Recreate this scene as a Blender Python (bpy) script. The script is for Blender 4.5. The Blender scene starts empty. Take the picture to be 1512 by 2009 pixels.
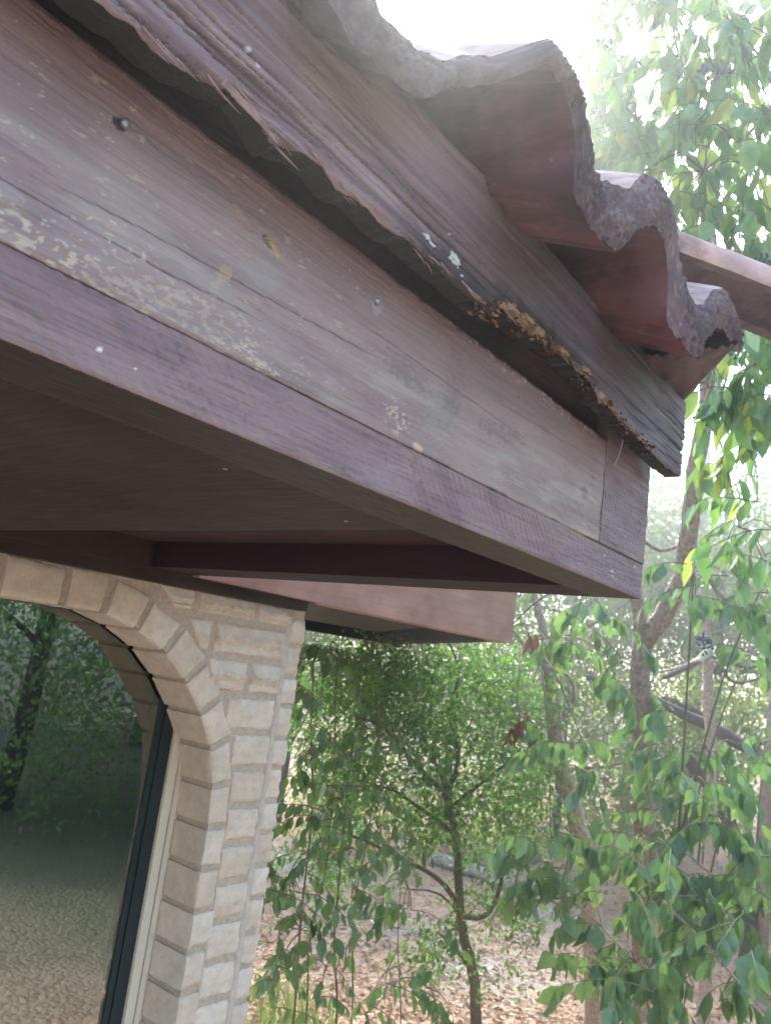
import bpy, math, random
import numpy as np
from mathutils import Vector, Matrix, noise as mn

rng = np.random.default_rng(7)
random.seed(7)
sc = bpy.context.scene
COL = sc.collection

# ------------------------------------------------------------------ camera
CAM = np.array([[0.6038, 0.2306, 0.7631],
                [-0.7864, 0.0152, 0.6176],
                [0.1308, -0.9729, 0.1905]])     # columns: right, down, forward
FPX, CX, CY = 1547.0, 756.0, 1004.5
GZ = -1.9                                       # ground height, camera at z = 0
cam = bpy.data.objects.new('camera', bpy.data.cameras.new('camera'))
COL.objects.link(cam)
mw = Matrix.Identity(4)
for r in range(3):
    mw[r][0] = CAM[r, 0]; mw[r][1] = -CAM[r, 1]; mw[r][2] = -CAM[r, 2]
cam.matrix_world = mw
cam.data.sensor_fit = 'HORIZONTAL'
cam.data.sensor_width = 36.0
cam.data.lens = 36.0 * FPX / 1512.0
cam.data.clip_start = 0.02
cam.data.clip_end = 400
cam.data.dof.use_dof = True
cam.data.dof.focus_distance = 0.68
cam.data.dof.aperture_fstop = 24
sc.camera = cam

def ray(px, py):
    return CAM @ np.array([px - CX, py - CY, FPX])
def at(px, py, d):                               # point seen at a pixel, d metres in front of the camera
    return ray(px, py) * (d / FPX)
def onY(px, py, y):
    r = ray(px, py); return r * (y / r[1])

# ------------------------------------------------------------------ sky, sun, exposure
SUN_DIR = ray(960, -150); SUN_DIR = SUN_DIR / np.linalg.norm(SUN_DIR)
sun_el = math.asin(SUN_DIR[2])
sun_az = math.atan2(SUN_DIR[0], SUN_DIR[1])      # from +Y towards +X
w = bpy.data.worlds.new('World'); sc.world = w; w.use_nodes = True
wn = w.node_tree
bg = wn.nodes['Background']
sky = wn.nodes.new('ShaderNodeTexSky'); sky.sky_type = 'NISHITA'; sky.sun_disc = False
sky.sun_elevation = sun_el; sky.sun_rotation = sun_az
sky.air_density = 1.3; sky.dust_density = 1.5; sky.ozone_density = 1.0
wn.links.new(sky.outputs[0], bg.inputs[0]); bg.inputs[1].default_value = 0.15
sun = bpy.data.objects.new('sun', bpy.data.lights.new('sun', 'SUN')); COL.objects.link(sun)
sun.data.energy = 2.0; sun.data.angle = math.radians(4); sun.data.color = (1.0, 0.95, 0.87)
sun.rotation_euler = Vector(-SUN_DIR).to_track_quat('-Z', 'Y').to_euler()
sc.view_settings.view_transform = 'Standard'; sc.view_settings.look = 'None'
sc.view_settings.gamma = 1.0
sc.view_settings.exposure = 2.85

# ------------------------------------------------------------------ noise in numpy
_P = np.random.default_rng(3).random((256, 256))
def vnoise(x, y, s=0):
    x = np.asarray(x, float) + 37.7 * s; y = np.asarray(y, float) + 91.3 * s
    xi = np.floor(x).astype(int); yi = np.floor(y).astype(int)
    fx = x - xi; fy = y - yi
    fx = fx * fx * (3 - 2 * fx); fy = fy * fy * (3 - 2 * fy)
    a = _P[xi % 256, yi % 256]; b = _P[(xi + 1) % 256, yi % 256]
    c = _P[xi % 256, (yi + 1) % 256]; d = _P[(xi + 1) % 256, (yi + 1) % 256]
    return (a * (1 - fx) + b * fx) * (1 - fy) + (c * (1 - fx) + d * fx) * fy
def fbm(x, y, o=4, s=0):
    t = 0; a = 0.5; n = 0
    for k in range(o):
        t = t + a * vnoise(np.asarray(x) * 2 ** k, np.asarray(y) * 2 ** k, s + k); n += a; a *= 0.5
    return t / n
def sm(a, b, x):
    t = np.clip((np.asarray(x, float) - a) / (b - a), 0, 1); return t * t * (3 - 2 * t)
def mixc(c, d, t):
    t = np.asarray(t)[..., None]; return c * (1 - t) + np.asarray(d, float) * t

# ------------------------------------------------------------------ materials
def new_mat(name):
    m = bpy.data.materials.new(name); m.use_nodes = True
    nt = m.node_tree
    return m, nt, nt.nodes['Principled BSDF']
def N(nt, t, **kw):
    n = nt.nodes.new(t)
    for k, v in kw.items(): setattr(n, k, v)
    return n
def noise_node(nt, scale, detail=6, rough=0.6, vec=None, dist=0.0):
    n = N(nt, 'ShaderNodeTexNoise'); n.inputs['Scale'].default_value = scale
    n.inputs['Detail'].default_value = detail; n.inputs['Roughness'].default_value = rough
    n.inputs['Distortion'].default_value = dist
    if vec is not None: nt.links.new(vec, n.inputs['Vector'])
    return n
def mapping(nt, scale, rot=(0, 0, 0)):
    tc = N(nt, 'ShaderNodeTexCoord'); mp = N(nt, 'ShaderNodeMapping')
    mp.inputs['Scale'].default_value = scale; mp.inputs['Rotation'].default_value = rot
    nt.links.new(tc.outputs['Object'], mp.inputs['Vector']); return mp.outputs[0]
def ramp(nt, fac, stops):
    r = N(nt, 'ShaderNodeValToRGB'); e = r.color_ramp.elements
    while len(e) < len(stops): e.new(0.5)
    for i, (p, c) in enumerate(stops):
        e[i].position = p; e[i].color = (*c, 1) if len(c) == 3 else c
    nt.links.new(fac, r.inputs[0]); return r.outputs[0]
def mixrgb(nt, a, b, fac, mode='MIX'):
    m = N(nt, 'ShaderNodeMix', data_type='RGBA', blend_type=mode)
    for sock, v in ((m.inputs[0], fac), (m.inputs[6], a), (m.inputs[7], b)):
        if isinstance(v, (int, float)): sock.default_value = v
        elif isinstance(v, tuple): sock.default_value = (*v, 1)
        else: nt.links.new(v, sock)
    return m.outputs[2]
def bump(nt, bs, height, strength, dist, prev=None):
    b = N(nt, 'ShaderNodeBump'); b.inputs['Strength'].default_value = strength
    b.inputs['Distance'].default_value = dist; nt.links.new(height, b.inputs['Height'])
    if prev is not None: nt.links.new(prev, b.inputs['Normal'])
    nt.links.new(b.outputs[0], bs.inputs['Normal']); return b.outputs[0]

def wood_mat(name, c1, c2, rough=0.6, grain=(6, 90, 160), spec=0.4, attr=False, bstr=0.5):
    """painted rough sawn wood; grain runs along X (or Y when the scale says so)"""
    m, nt, bs = new_mat(name)
    v = mapping(nt, grain)
    n1 = noise_node(nt, 1.0, 8, 0.65, v, 0.6)
    v2 = mapping(nt, tuple(g * 4 for g in grain))
    n2 = noise_node(nt, 1.0, 5, 0.7, v2)
    n3 = noise_node(nt, 9.0, 4, 0.6, mapping(nt, (1, 1, 1)))
    if attr:
        a = N(nt, 'ShaderNodeAttribute'); a.attribute_name = 'Col'; base = a.outputs['Color']
    else:
        base = ramp(nt, n3.outputs[0], [(0.3, c1), (0.7, c2)])
    g = ramp(nt, n1.outputs[0], [(0.3, (0.86, 0.86, 0.86)), (0.62, (1.06, 1.06, 1.06))])
    col = mixrgb(nt, base, g, 1.0, 'MULTIPLY')
    nt.links.new(col, bs.inputs['Base Color'])
    rr = ramp(nt, n2.outputs[0], [(0.3, (rough - .1,) * 3), (0.7, (rough + .15,) * 3)])
    nt.links.new(rr, bs.inputs['Roughness'])
    bs.inputs['Specular IOR Level'].default_value = spec
    p = bump(nt, bs, n1.outputs[0], bstr, 0.002)
    bump(nt, bs, n2.outputs[0], bstr, 0.0007, p)
    return m

M = {}
M['face'] = wood_mat('weathered_paint', 0, 0, 0.5, (8, 80, 150), 0.5, attr=True, bstr=0.85)
M['drip'] = wood_mat('rotting_painted_board', 0, 0, 0.6, (5, 90, 150), 0.4, attr=True, bstr=0.8)
M['soffit'] = wood_mat('brown_soffit_paint', (0.026, 0.0150, 0.0155), (0.056, 0.033, 0.034), 0.6, (70, 4, 70), 0.35)
M['nailer'] = wood_mat('shade_dark_nailer', (0.045, 0.038, 0.046), (0.06, 0.048, 0.054), 0.8, (6, 60, 90), 0.2)  # nailer colour darkened to paint in the shade under the drip board
M['panel'] = wood_mat('ribbed_raised_panel', (0.075, 0.046, 0.043), (0.095, 0.060, 0.055), 0.65, (30, 8, 70), 0.3)
M['beam'] = wood_mat('dark_beam_paint', (0.026, 0.015, 0.021), (0.036, 0.021, 0.027), 0.6, (70, 5, 90), 0.3)
M['fasciafar'] = wood_mat('pink_brown_paint', (0.28, 0.145, 0.115), (0.43, 0.24, 0.19), 0.55, (5, 60, 70), 0.4)
M['frieze'] = wood_mat('frieze_wood', (0.038, 0.026, 0.022), (0.062, 0.042, 0.034), 0.7, (6, 60, 90), 0.3)

def brick_mat(name, c1, c2, c3):
    m, nt, bs = new_mat(name)
    g = N(nt, 'ShaderNodeNewGeometry')
    base = ramp(nt, g.outputs['Random Per Island'], [(0, c1), (0.5, c2), (1, c3)])
    n = noise_node(nt, 28, 8, 0.7, mapping(nt, (1, 1, 1)))
    n2 = noise_node(nt, 170, 5, 0.7, mapping(nt, (1, 1, 1)))
    d = ramp(nt, n.outputs[0], [(0.3, (0.82, 0.8, 0.77)), (0.62, (1.05, 1.05, 1.05))])
    col = mixrgb(nt, base, d, 1.0, 'MULTIPLY')
    pits = ramp(nt, n2.outputs[0], [(0.27, (0.45, 0.38, 0.33)), (0.37, (1, 1, 1))])
    col = mixrgb(nt, col, pits, 0.8, 'MULTIPLY')
    nt.links.new(col, bs.inputs['Base Color'])
    bs.inputs['Roughness'].default_value = 0.9; bs.inputs['Specular IOR Level'].default_value = 0.2
    p = bump(nt, bs, n.outputs[0], 0.5, 0.004)
    bump(nt, bs, n2.outputs[0], 0.7, 0.0015, p)
    return m
M['brick'] = brick_mat('cream_brick', (0.63, 0.52, 0.415), (0.69, 0.58, 0.475), (0.73, 0.63, 0.53))
def simple(name, c, rough=0.8, nscale=60, var=0.25, bstr=0.4, bdist=0.002, spec=0.3, metal=0.0):
    m, nt, bs = new_mat(name)
    n = noise_node(nt, nscale, 7, 0.65, mapping(nt, (1, 1, 1)))
    lo = tuple(x * (1 - var) for x in c); hi = tuple(x * (1 + var) for x in c)
    nt.links.new(ramp(nt, n.outputs[0], [(0.3, lo), (0.7, hi)]), bs.inputs['Base Color'])
    bs.inputs['Roughness'].default_value = rough; bs.inputs['Specular IOR Level'].default_value = spec
    bs.inputs['Metallic'].default_value = metal
    bump(nt, bs, n.outputs[0], bstr, bdist); return m
M['mortar'] = simple('mortar', (0.50, 0.41, 0.325), 0.95, 90, 0.2, 0.8, 0.003)
M['smear'] = simple('pale_mortar', (0.56, 0.475, 0.40), 0.95, 60, 0.12, 0.8, 0.003)
M['casing'] = simple('cream_window_casing', (0.66, 0.59, 0.47), 0.45, 12, 0.06, 0.1, 0.001)
M['sash'] = simple('dark_green_sash', (0.012, 0.024, 0.026), 0.35, 20, 0.2, 0.1, 0.001, 0.5)
M['room'] = simple('dark_room', (0.03, 0.035, 0.03), 0.9, 5, 0.2)
M['curtain'] = simple('dark_green_curtain', (0.07, 0.17, 0.10), 0.9, 5, 0.2)
M['rot'] = simple('rotten_orange_wood', (0.25, 0.13, 0.06), 0.9, 140, 0.75, 1.0, 0.004)
M['rotdark'] = simple('rotten_dark_wood', (0.075, 0.04, 0.03), 0.9, 120, 0.6, 1.0, 0.004)
M['splint'] = simple('splintered_paint_wood', (0.26, 0.17, 0.15), 0.7, 90, 0.4, 0.5, 0.001)
M['nail'] = simple('galvanised_nail', (0.35, 0.34, 0.33), 0.4, 200, 0.3, 0.3, 0.0005, 0.5, 0.8)
M['web'] = simple('cobweb_thread', (0.6, 0.6, 0.58), 0.8)
M['deck'] = simple('roof_deck', (0.10, 0.07, 0.06), 0.9, 20)

def tile_mat():
    m, nt, bs = new_mat('clay_tile')
    a = N(nt, 'ShaderNodeAttribute'); a.attribute_name = 'Col'
    n = noise_node(nt, 25, 6, 0.6, mapping(nt, (1, 1, 1)))
    n2 = noise_node(nt, 240, 6, 0.7, mapping(nt, (1, 1, 1)))
    d = ramp(nt, n.outputs[0], [(0.3, (0.68, 0.66, 0.68)), (0.7, (1.25, 1.15, 1.1))])
    col = mixrgb(nt, a.outputs['Color'], d, 1.0, 'MULTIPLY')
    n3 = noise_node(nt, 75, 5, 0.65, mapping(nt, (1, 1, 1)), 0.4)
    col = mixrgb(nt, col, (0.27, 0.25, 0.235), ramp(nt, n3.outputs[0], [(0.66, (0, 0, 0)), (0.72, (.7, .7, .7))]))
    n4 = noise_node(nt, 13, 5, 0.7, mapping(nt, (1, .3, 1)))
    col = mixrgb(nt, col, ramp(nt, n4.outputs[0], [(0.42, (0.55, 0.52, 0.55)), (0.55, (1, 1, 1))]), 1.0, 'MULTIPLY')
    nt.links.new(col, bs.inputs['Base Color'])
    bs.inputs['Roughness'].default_value = 0.8; bs.inputs['Specular IOR Level'].default_value = 0.35
    p = bump(nt, bs, n.outputs[0], 0.5, 0.004)
    bump(nt, bs, n2.outputs[0], 0.5, 0.002, p)
    return m
M['tile'] = tile_mat()

def leaf_mat(name, cols, trans=0.45, rough=0.4, tcol=None, spec=0.5):
    m = bpy.data.materials.new(name); m.use_nodes = True; nt = m.node_tree
    bs = nt.nodes['Principled BSDF']; out = nt.nodes['Material Output']
    g = N(nt, 'ShaderNodeNewGeometry')
    st = [(i / max(1, len(cols) - 1), c) for i, c in enumerate(cols)]
    col = ramp(nt, g.outputs['Random Per Island'], st)
    n = noise_node(nt, 60, 3, 0.5, mapping(nt, (1, 1, 1)))
    col2 = mixrgb(nt, col, ramp(nt, n.outputs[0], [(0.3, (0.85, 0.85, 0.8)), (0.7, (1.1, 1.1, 1.1))]), 1.0, 'MULTIPLY')
    nt.links.new(col2, bs.inputs['Base Color'])
    bs.inputs['Roughness'].default_value = rough; bs.inputs['Specular IOR Level'].default_value = spec
    tr = N(nt, 'ShaderNodeBsdfTranslucent')
    tc = mixrgb(nt, col2, tcol or (1.5, 1.7, 0.7), 1.0, 'MULTIPLY')
    nt.links.new(tc, tr.inputs['Color'])
    mx = N(nt, 'ShaderNodeMixShader'); mx.inputs[0].default_value = trans
    nt.links.new(bs.outputs[0], mx.inputs[1]); nt.links.new(tr.outputs[0], mx.inputs[2])
    nt.links.new(mx.outputs[0], out.inputs['Surface']); return m
M['privet'] = leaf_mat('waxy_privet_leaf', [(0.10, 0.19, 0.095), (0.13, 0.23, 0.10), (0.12, 0.21, 0.12), (0.16, 0.26, 0.11), (0.18, 0.27, 0.12), (0.30, 0.33, 0.09)], 0.45, 0.32)
M['privetdark'] = leaf_mat('dark_privet_leaf', [(0.10, 0.175, 0.11), (0.135, 0.22, 0.12), (0.12, 0.195, 0.125), (0.17, 0.25, 0.12), (0.08, 0.15, 0.09)], 0.35, 0.35)
M['oak'] = leaf_mat('small_oak_leaf', [(0.085, 0.165, 0.06), (0.12, 0.225, 0.07), (0.15, 0.26, 0.09)], 0.4, 0.5)
M['far'] = leaf_mat('far_foliage', [(0.09, 0.13, 0.065), (0.13, 0.17, 0.085), (0.17, 0.195, 0.105), (0.22, 0.215, 0.14)], 0.5, 0.6)
M['mirrorbright'] = leaf_mat('brightened_garden_leaf', [(0.13, 0.22, 0.09), (0.18, 0.30, 0.11), (0.24, 0.33, 0.15)], 0.4, 0.5)  # leaf colour raised to brighten the trees reflected in the window
M['dead'] = leaf_mat('dead_brown_leaf', [(0.18, 0.09, 0.05), (0.26, 0.14, 0.08)], 0.2, 0.7, (1.2, 1.0, .8))
M['litter'] = leaf_mat('fallen_tan_leaf', [(0.30, 0.18, 0.105), (0.42, 0.275, 0.175), (0.52, 0.375, 0.26), (0.36, 0.23, 0.145)], 0.1, 0.8, (1.2, 1.0, .8), 0.2)
M['bark'] = simple('brown_bark', (0.30, 0.225, 0.18), 0.9, 55, 0.6, 1.0, 0.010)
M['barkpale'] = simple('pale_bark', (0.38, 0.30, 0.25), 0.9, 60, 0.5, 1.0, 0.008)
M['barkdark'] = simple('dark_bark', (0.075, 0.06, 0.048), 0.9, 40, 0.5, 0.8, 0.005)
M['barkgrey'] = simple('grey_brown_bark', (0.15, 0.12, 0.10), 0.9, 40, 0.45, 0.8, 0.005)
M['barkwhite'] = simple('bleached_wood', (0.55, 0.50, 0.44), 0.8, 40, 0.3, 0.5, 0.004)
M['twig'] = simple('green_brown_twig', (0.13, 0.125, 0.07), 0.7, 90, 0.3, 0.3, 0.001)
M['berry'] = simple('blue_black_berry', (0.055, 0.075, 0.11), 0.45, 200, 0.4, 0.2, 0.0005, 0.4)
M['rock'] = simple('grey_limestone', (0.38, 0.32, 0.27), 0.95, 12, 0.35, 0.8, 0.02)
def ground_mat():
    m, nt, bs = new_mat('leaf_littered_ground')
    n1 = noise_node(nt, 0.9, 5, 0.6, mapping(nt, (1, 1, 1)))
    n2 = noise_node(nt, 45, 7, 0.75, mapping(nt, (1, 1, 1)))
    vo = N(nt, 'ShaderNodeTexVoronoi'); vo.inputs['Scale'].default_value = 32
    nt.links.new(mapping(nt, (1, 1, 1)), vo.inputs['Vector'])
    a = ramp(nt, n2.outputs[0], [(0.3, (0.20, 0.125, 0.08)), (0.5, (0.37, 0.25, 0.165)), (0.7, (0.50, 0.37, 0.26))])
    b = ramp(nt, n2.outputs[0], [(0.3, (0.26, 0.22, 0.18)), (0.7, (0.46, 0.40, 0.34))])
    c = mixrgb(nt, a, b, ramp(nt, n1.outputs[0], [(0.5, (0, 0, 0)), (0.66, (1, 1, 1))]))
    tc = N(nt, 'ShaderNodeTexCoord'); sp_ = N(nt, 'ShaderNodeSeparateXYZ'); nt.links.new(tc.outputs['Object'], sp_.inputs[0])
    ad = N(nt, 'ShaderNodeMath', operation='MULTIPLY_ADD'); nt.links.new(n1.outputs[0], ad.inputs[0]); ad.inputs[1].default_value = 1.6; nt.links.new(sp_.outputs[1], ad.inputs[2])
    mr = N(nt, 'ShaderNodeMapRange'); nt.links.new(ad.outputs[0], mr.inputs[0]); mr.inputs[1].default_value = .3; mr.inputs[2].default_value = -.5
    lawn = ramp(nt, n2.outputs[0], [(0.3, (0.20, 0.135, 0.105)), (0.55, (0.33, 0.245, 0.19)), (0.7, (0.46, 0.36, 0.29))])
    c = mixrgb(nt, c, lawn, mr.outputs[0])
    mr2 = N(nt, 'ShaderNodeMapRange'); nt.links.new(sp_.outputs[0], mr2.inputs[0]); mr2.inputs[1].default_value = 2.0; mr2.inputs[2].default_value = 3.4
    mm = N(nt, 'ShaderNodeMath', operation='MULTIPLY'); nt.links.new(mr.outputs[0], mm.inputs[0]); nt.links.new(mr2.outputs[0], mm.inputs[1])
    mirror_dark = ramp(nt, n2.outputs[0], [(0.3, (0.09, 0.085, 0.055)), (0.55, (0.17, 0.16, 0.11)), (0.7, (0.30, 0.27, 0.20))])  # ground darkened only where the window mirrors it, to dim that reflection
    c = mixrgb(nt, c, mirror_dark, mm.outputs[0])
    r = ramp(nt, vo.outputs['Color'], [(0, (0.75,) * 3), (1, (1.25,) * 3)])
    nt.links.new(mixrgb(nt, c, r, 1.0, 'MULTIPLY'), bs.inputs['Base Color'])
    bs.inputs['Roughness'].default_value = 0.95; bs.inputs['Specular IOR Level'].default_value = 0.15
    bump(nt, bs, vo.outputs['Distance'], 0.8, 0.02); return m
M['ground'] = ground_mat()
def glass_mat():
    m = bpy.data.materials.new('window_glass'); m.use_nodes = True; nt = m.node_tree
    nt.nodes.remove(nt.nodes['Principled BSDF']); out = nt.nodes['Material Output']
    gl = N(nt, 'ShaderNodeBsdfGlossy'); gl.inputs['Roughness'].default_value = 0.015
    gl.inputs['Color'].default_value = (0.92, 1.0, 0.94, 1)
    tr = N(nt, 'ShaderNodeBsdfTransparent'); tr.inputs['Color'].default_value = (0.62, 0.72, 0.65, 1)
    fr = N(nt, 'ShaderNodeFresnel'); fr.inputs['IOR'].default_value = 3.2
    n = noise_node(nt, 2.5, 2, 0.5, mapping(nt, (1, 1, 1)))
    b = N(nt, 'ShaderNodeBump'); b.inputs['Strength'].default_value = 0.025; b.inputs['Distance'].default_value = 0.02
    nt.links.new(n.outputs[0], b.inputs['Height']); nt.links.new(b.outputs[0], gl.inputs['Normal'])
    mx = N(nt, 'ShaderNodeMixShader'); nt.links.new(fr.outputs[0], mx.inputs[0])
    nt.links.new(tr.outputs[0], mx.inputs[1]); nt.links.new(gl.outputs[0], mx.inputs[2])
    nt.links.new(mx.outputs[0], out.inputs['Surface']); return m
M['glass'] = glass_mat()

# ------------------------------------------------------------------ mesh helpers
class MB:
    """collects vertices and faces, built as one mesh object"""
    def __init__(s): s.v = []; s.f = []; s.c = []; s.n = 0
    def add(s, v, f, c=None):
        v = np.asarray(v, float).reshape(-1, 3)
        s.v.append(v); s.f.append([tuple(int(i) + s.n for i in q) for q in f]); s.n += len(v)
        if c is not None: s.c.append(np.asarray(c, float).reshape(-1, 3))
    def box(s, lo, hi):
        x0, y0, z0 = lo; x1, y1, z1 = hi
        s.add([(x0, y0, z0), (x1, y0, z0), (x1, y1, z0), (x0, y1, z0), (x0, y0, z1), (x1, y0, z1), (x1, y1, z1), (x0, y1, z1)],
              [(0, 3, 2, 1), (4, 5, 6, 7), (0, 1, 5, 4), (1, 2, 6, 5), (2, 3, 7, 6), (3, 0, 4, 7)])
    def prism(s, poly, z0, z1):                  # polygon in XY, counter-clockwise
        n = len(poly)
        s.add([(x, y, z0) for x, y in poly] + [(x, y, z1) for x, y in poly],
              [tuple(range(n - 1, -1, -1)), tuple(range(n, 2 * n))] + [(i, (i + 1) % n, n + (i + 1) % n, n + i) for i in range(n)])
    def tube(s, pts, rad, sides=8, wob=0.0):
        P = np.asarray(pts, float); n = len(P)
        R = np.full(n, rad) if np.isscalar(rad) else np.interp(np.linspace(0, 1, n), np.linspace(0, 1, len(rad)), rad)
        V = []; up = np.array([0.31, 0.2, 0.93])
        for i in range(n):
            t = P[min(i + 1, n - 1)] - P[max(i - 1, 0)]; t /= np.linalg.norm(t) + 1e-9
            a = np.cross(t, up if abs(t[2]) < 0.95 else np.array([1, 0, 0.])); a /= np.linalg.norm(a); b = np.cross(t, a)
            for k in range(sides):
                th = 2 * math.pi * k / sides
                r = R[i] * (1 + wob * math.sin(3 * th + i * 1.7) * random.uniform(.4, 1))
                V.append(P[i] + (a * math.cos(th) + b * math.sin(th)) * r)
        F = [(i * sides + k, i * sides + (k + 1) % sides, (i + 1) * sides + (k + 1) % sides, (i + 1) * sides + k)
             for i in range(n - 1) for k in range(sides)]
        F += [tuple(range(sides))[::-1], tuple((n - 1) * sides + k for k in range(sides))]
        s.add(V, F)
    def build(s, name, mat, parent=None, smooth=False, sharp=None):
        V = np.concatenate(s.v); F = [q for l in s.f for q in l]
        me = bpy.data.meshes.new(name)
        me.vertices.add(len(V)); me.vertices.foreach_set('co', V.ravel())
        lens = np.array([len(q) for q in F]); st = np.concatenate([[0], np.cumsum(lens)[:-1]])
        me.loops.add(int(lens.sum())); me.loops.foreach_set('vertex_index', np.concatenate([np.array(q) for q in F]))
        me.polygons.add(len(F)); me.polygons.foreach_set('loop_start', st)
        try: me.polygons.foreach_set('loop_total', lens)
        except Exception: pass
        if s.c:
            C = np.concatenate(s.c); C = np.hstack([C, np.ones((len(C), 1))])
            at_ = me.color_attributes.new('Col', 'FLOAT_COLOR', 'POINT'); at_.data.foreach_set('color', C.ravel())
        me.update(calc_edges=True); me.validate()
        me.polygons.foreach_set('use_smooth', [smooth] * len(me.polygons))
        me.materials.append(mat)
        if sharp: me.set_sharp_from_angle(angle=math.radians(sharp))
        o = bpy.data.objects.new(name, me); COL.objects.link(o)
        if parent is not None:
            o.parent = parent; base = parent
            off = Vector((0, 0, 0))
            while base is not None: off += base.location; base = base.parent
            o.location = -off
        return o
def grid_faces(n, m, flip=False):
    F = []
    for i in range(n - 1):
        for j in range(m - 1):
            q = (i * m + j, (i + 1) * m + j, (i + 1) * m + j + 1, i * m + j + 1)
            F.append(q[::-1] if flip else q)
    return F
def smooth_line(P, n):
    P = np.asarray(P, float); d = np.r_[0, np.cumsum(np.linalg.norm(np.diff(P, axis=0), axis=1))]
    t = np.linspace(0, d[-1], n); out = []
    for u in t:
        i = min(max(np.searchsorted(d, u, 'right') - 1, 0), len(P) - 2)
        f = (u - d[i]) / (d[i + 1] - d[i] + 1e-9)
        p0 = P[max(i - 1, 0)]; p1 = P[i]; p2 = P[i + 1]; p3 = P[min(i + 2, len(P) - 1)]
        out.append(0.5 * (2 * p1 + (p2 - p0) * f + (2 * p0 - 5 * p1 + 4 * p2 - p3) * f * f + (3 * p1 - p0 - 3 * p2 + p3) * f ** 3))
    return np.array(out)
def empty(name, loc):
    o = bpy.data.objects.new(name, None); COL.objects.link(o); o.location = loc; o.empty_display_size = 0.2; return o
def tag(o, label=None, cat=None, group=None, kind=None):
    if label: o['label'] = label
    if cat: o['category'] = cat
    if group: o['group'] = group
    if kind: o['kind'] = kind
    return o

# ================================================================== GROUND
def ground_h(x, y):
    return GZ + 0.10 * (fbm(np.asarray(x) * 0.3 + 50, np.asarray(y) * 0.3 + 50, 3) - 0.5) + 0.004 * np.maximum(0, np.hypot(x, y) - 6) ** 1.5
gx = np.r_[np.linspace(-40, -12, 12)[:-1], np.linspace(-12, 20, 130), np.linspace(20, 48, 14)[1:]]
X, Y = np.meshgrid(gx, gx, indexing='ij')
b = MB(); b.add(np.stack([X, Y, ground_h(X, Y)], -1), grid_faces(*X.shape))
tag(b.build('ground', M['ground'], smooth=True), kind='structure')

# ================================================================== THE HOUSE
house = empty('brick_house', (0.5, 2.5, GZ))
tag(house, 'cream brick house with arched window, brown timber eaves and clay tile roof', 'house')

# ---- front fascia beam: lower strip, weathered inlaid board, upper board, end piece
YF, ZF0, ZS1, ZS2, XE = 0.380, 0.130, 0.176, 0.303, 1.024
fascia = None
def px_world(px, py, y=YF):
    p = onY(px, py, y); return p[0], p[2]
def blob(X, Z, px, py, rx, rz, ang=0.0, y=YF, s=1, edge=0.35):
    cx, cz = px_world(px, py, y); c, d = math.cos(ang), math.sin(ang)
    u = ((X - cx) * c + (Z - cz) * d) / rx; v = (-(X - cx) * d + (Z - cz) * c) / rz
    r = np.sqrt(u * u + v * v) + edge * 2 * (fbm(X * 260, Z * 420, 3, s) - 0.5)
    return 1 - sm(0.85, 1.1, r)
def board(x0, x1, zf0, zf1, y, depth, res, colour, disp, resz=None, rim=0.9):
    """a board whose front is a fine grid; zf0/zf1 give its lower and upper edge along x"""
    nx = int((x1 - x0) / res) + 1; xs = np.linspace(x0, x1, nx)
    lo = zf0(xs); hi = zf1(xs); nz = max(3, int(np.mean(hi - lo) / (resz or res)) + 1)
    v = np.linspace(0, 1, nz)
    X = np.repeat(xs[:, None], nz, 1); Z = lo[:, None] + (hi - lo)[:, None] * v[None]
    D = disp(X, Z)
    e = np.minimum(Z - lo[:, None], hi[:, None] - Z)
    D = D + 0.0007 * (1 - sm(0, 0.0030, e)) * (1 - (X > .8745) * ((Z > zf0(xs)[:, None] + .01) | (zf0(xs)[:, None] > .15)) * (Z < .30))
    Yg = y + D; C = colour(X, Z)
    V = np.stack([X, Yg, Z], -1).reshape(-1, 3); F = grid_faces(nx, nz)
    n0 = len(V)
    back = []                                    # rim ring pushed back
    ring = [i * nz for i in range(nx)] + [(nx - 1) * nz + j for j in range(1, nz)] + [i * nz + nz - 1 for i in range(nx - 2, -1, -1)] + [j for j in range(nz - 2, 0, -1)]
    bv = V[ring].copy(); bv[:, 1] = y + depth
    k = len(ring)
    F2 = [(ring[(i + 1) % k], ring[i], n0 + i, n0 + (i + 1) % k) for i in range(k)]
    Cf = C.reshape(-1, 3)
    V = np.vstack([V, V[ring] + [0, .0006, 0], bv, V[ring] + [0, .0006, 0], bv]); m0 = n0 + k; n1 = n0 + 2 * k; m0 = n0 + 2 * k; n1 = n0 + 3 * k
    F2 = [(ring[(i + 1) % k], ring[i], n0 + i, n0 + (i + 1) % k) for i in range(k)] + [(m0 + (i + 1) % k, m0 + i, n1 + i, n1 + (i + 1) % k) for i in range(k)]
    rc = Cf[ring] * rim if np.isscalar(rim) else np.broadcast_to(np.array(rim, float), (k, 3))
    return V, F + F2 + [tuple(n0 + k + i for i in range(k))], np.vstack([Cf, rc, rc, rc, rc])
const = lambda z: (lambda xs: np.full_like(xs, z))
PURP = np.array([0.270, 0.182, 0.178]); GREY = np.array([0.325, 0.242, 0.222]); CREAM = np.array([0.52, 0.43, 0.33])
PINK = np.array([0.20, 0.125, 0.118]); DK = np.array([0.035, 0.024, 0.026])

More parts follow.
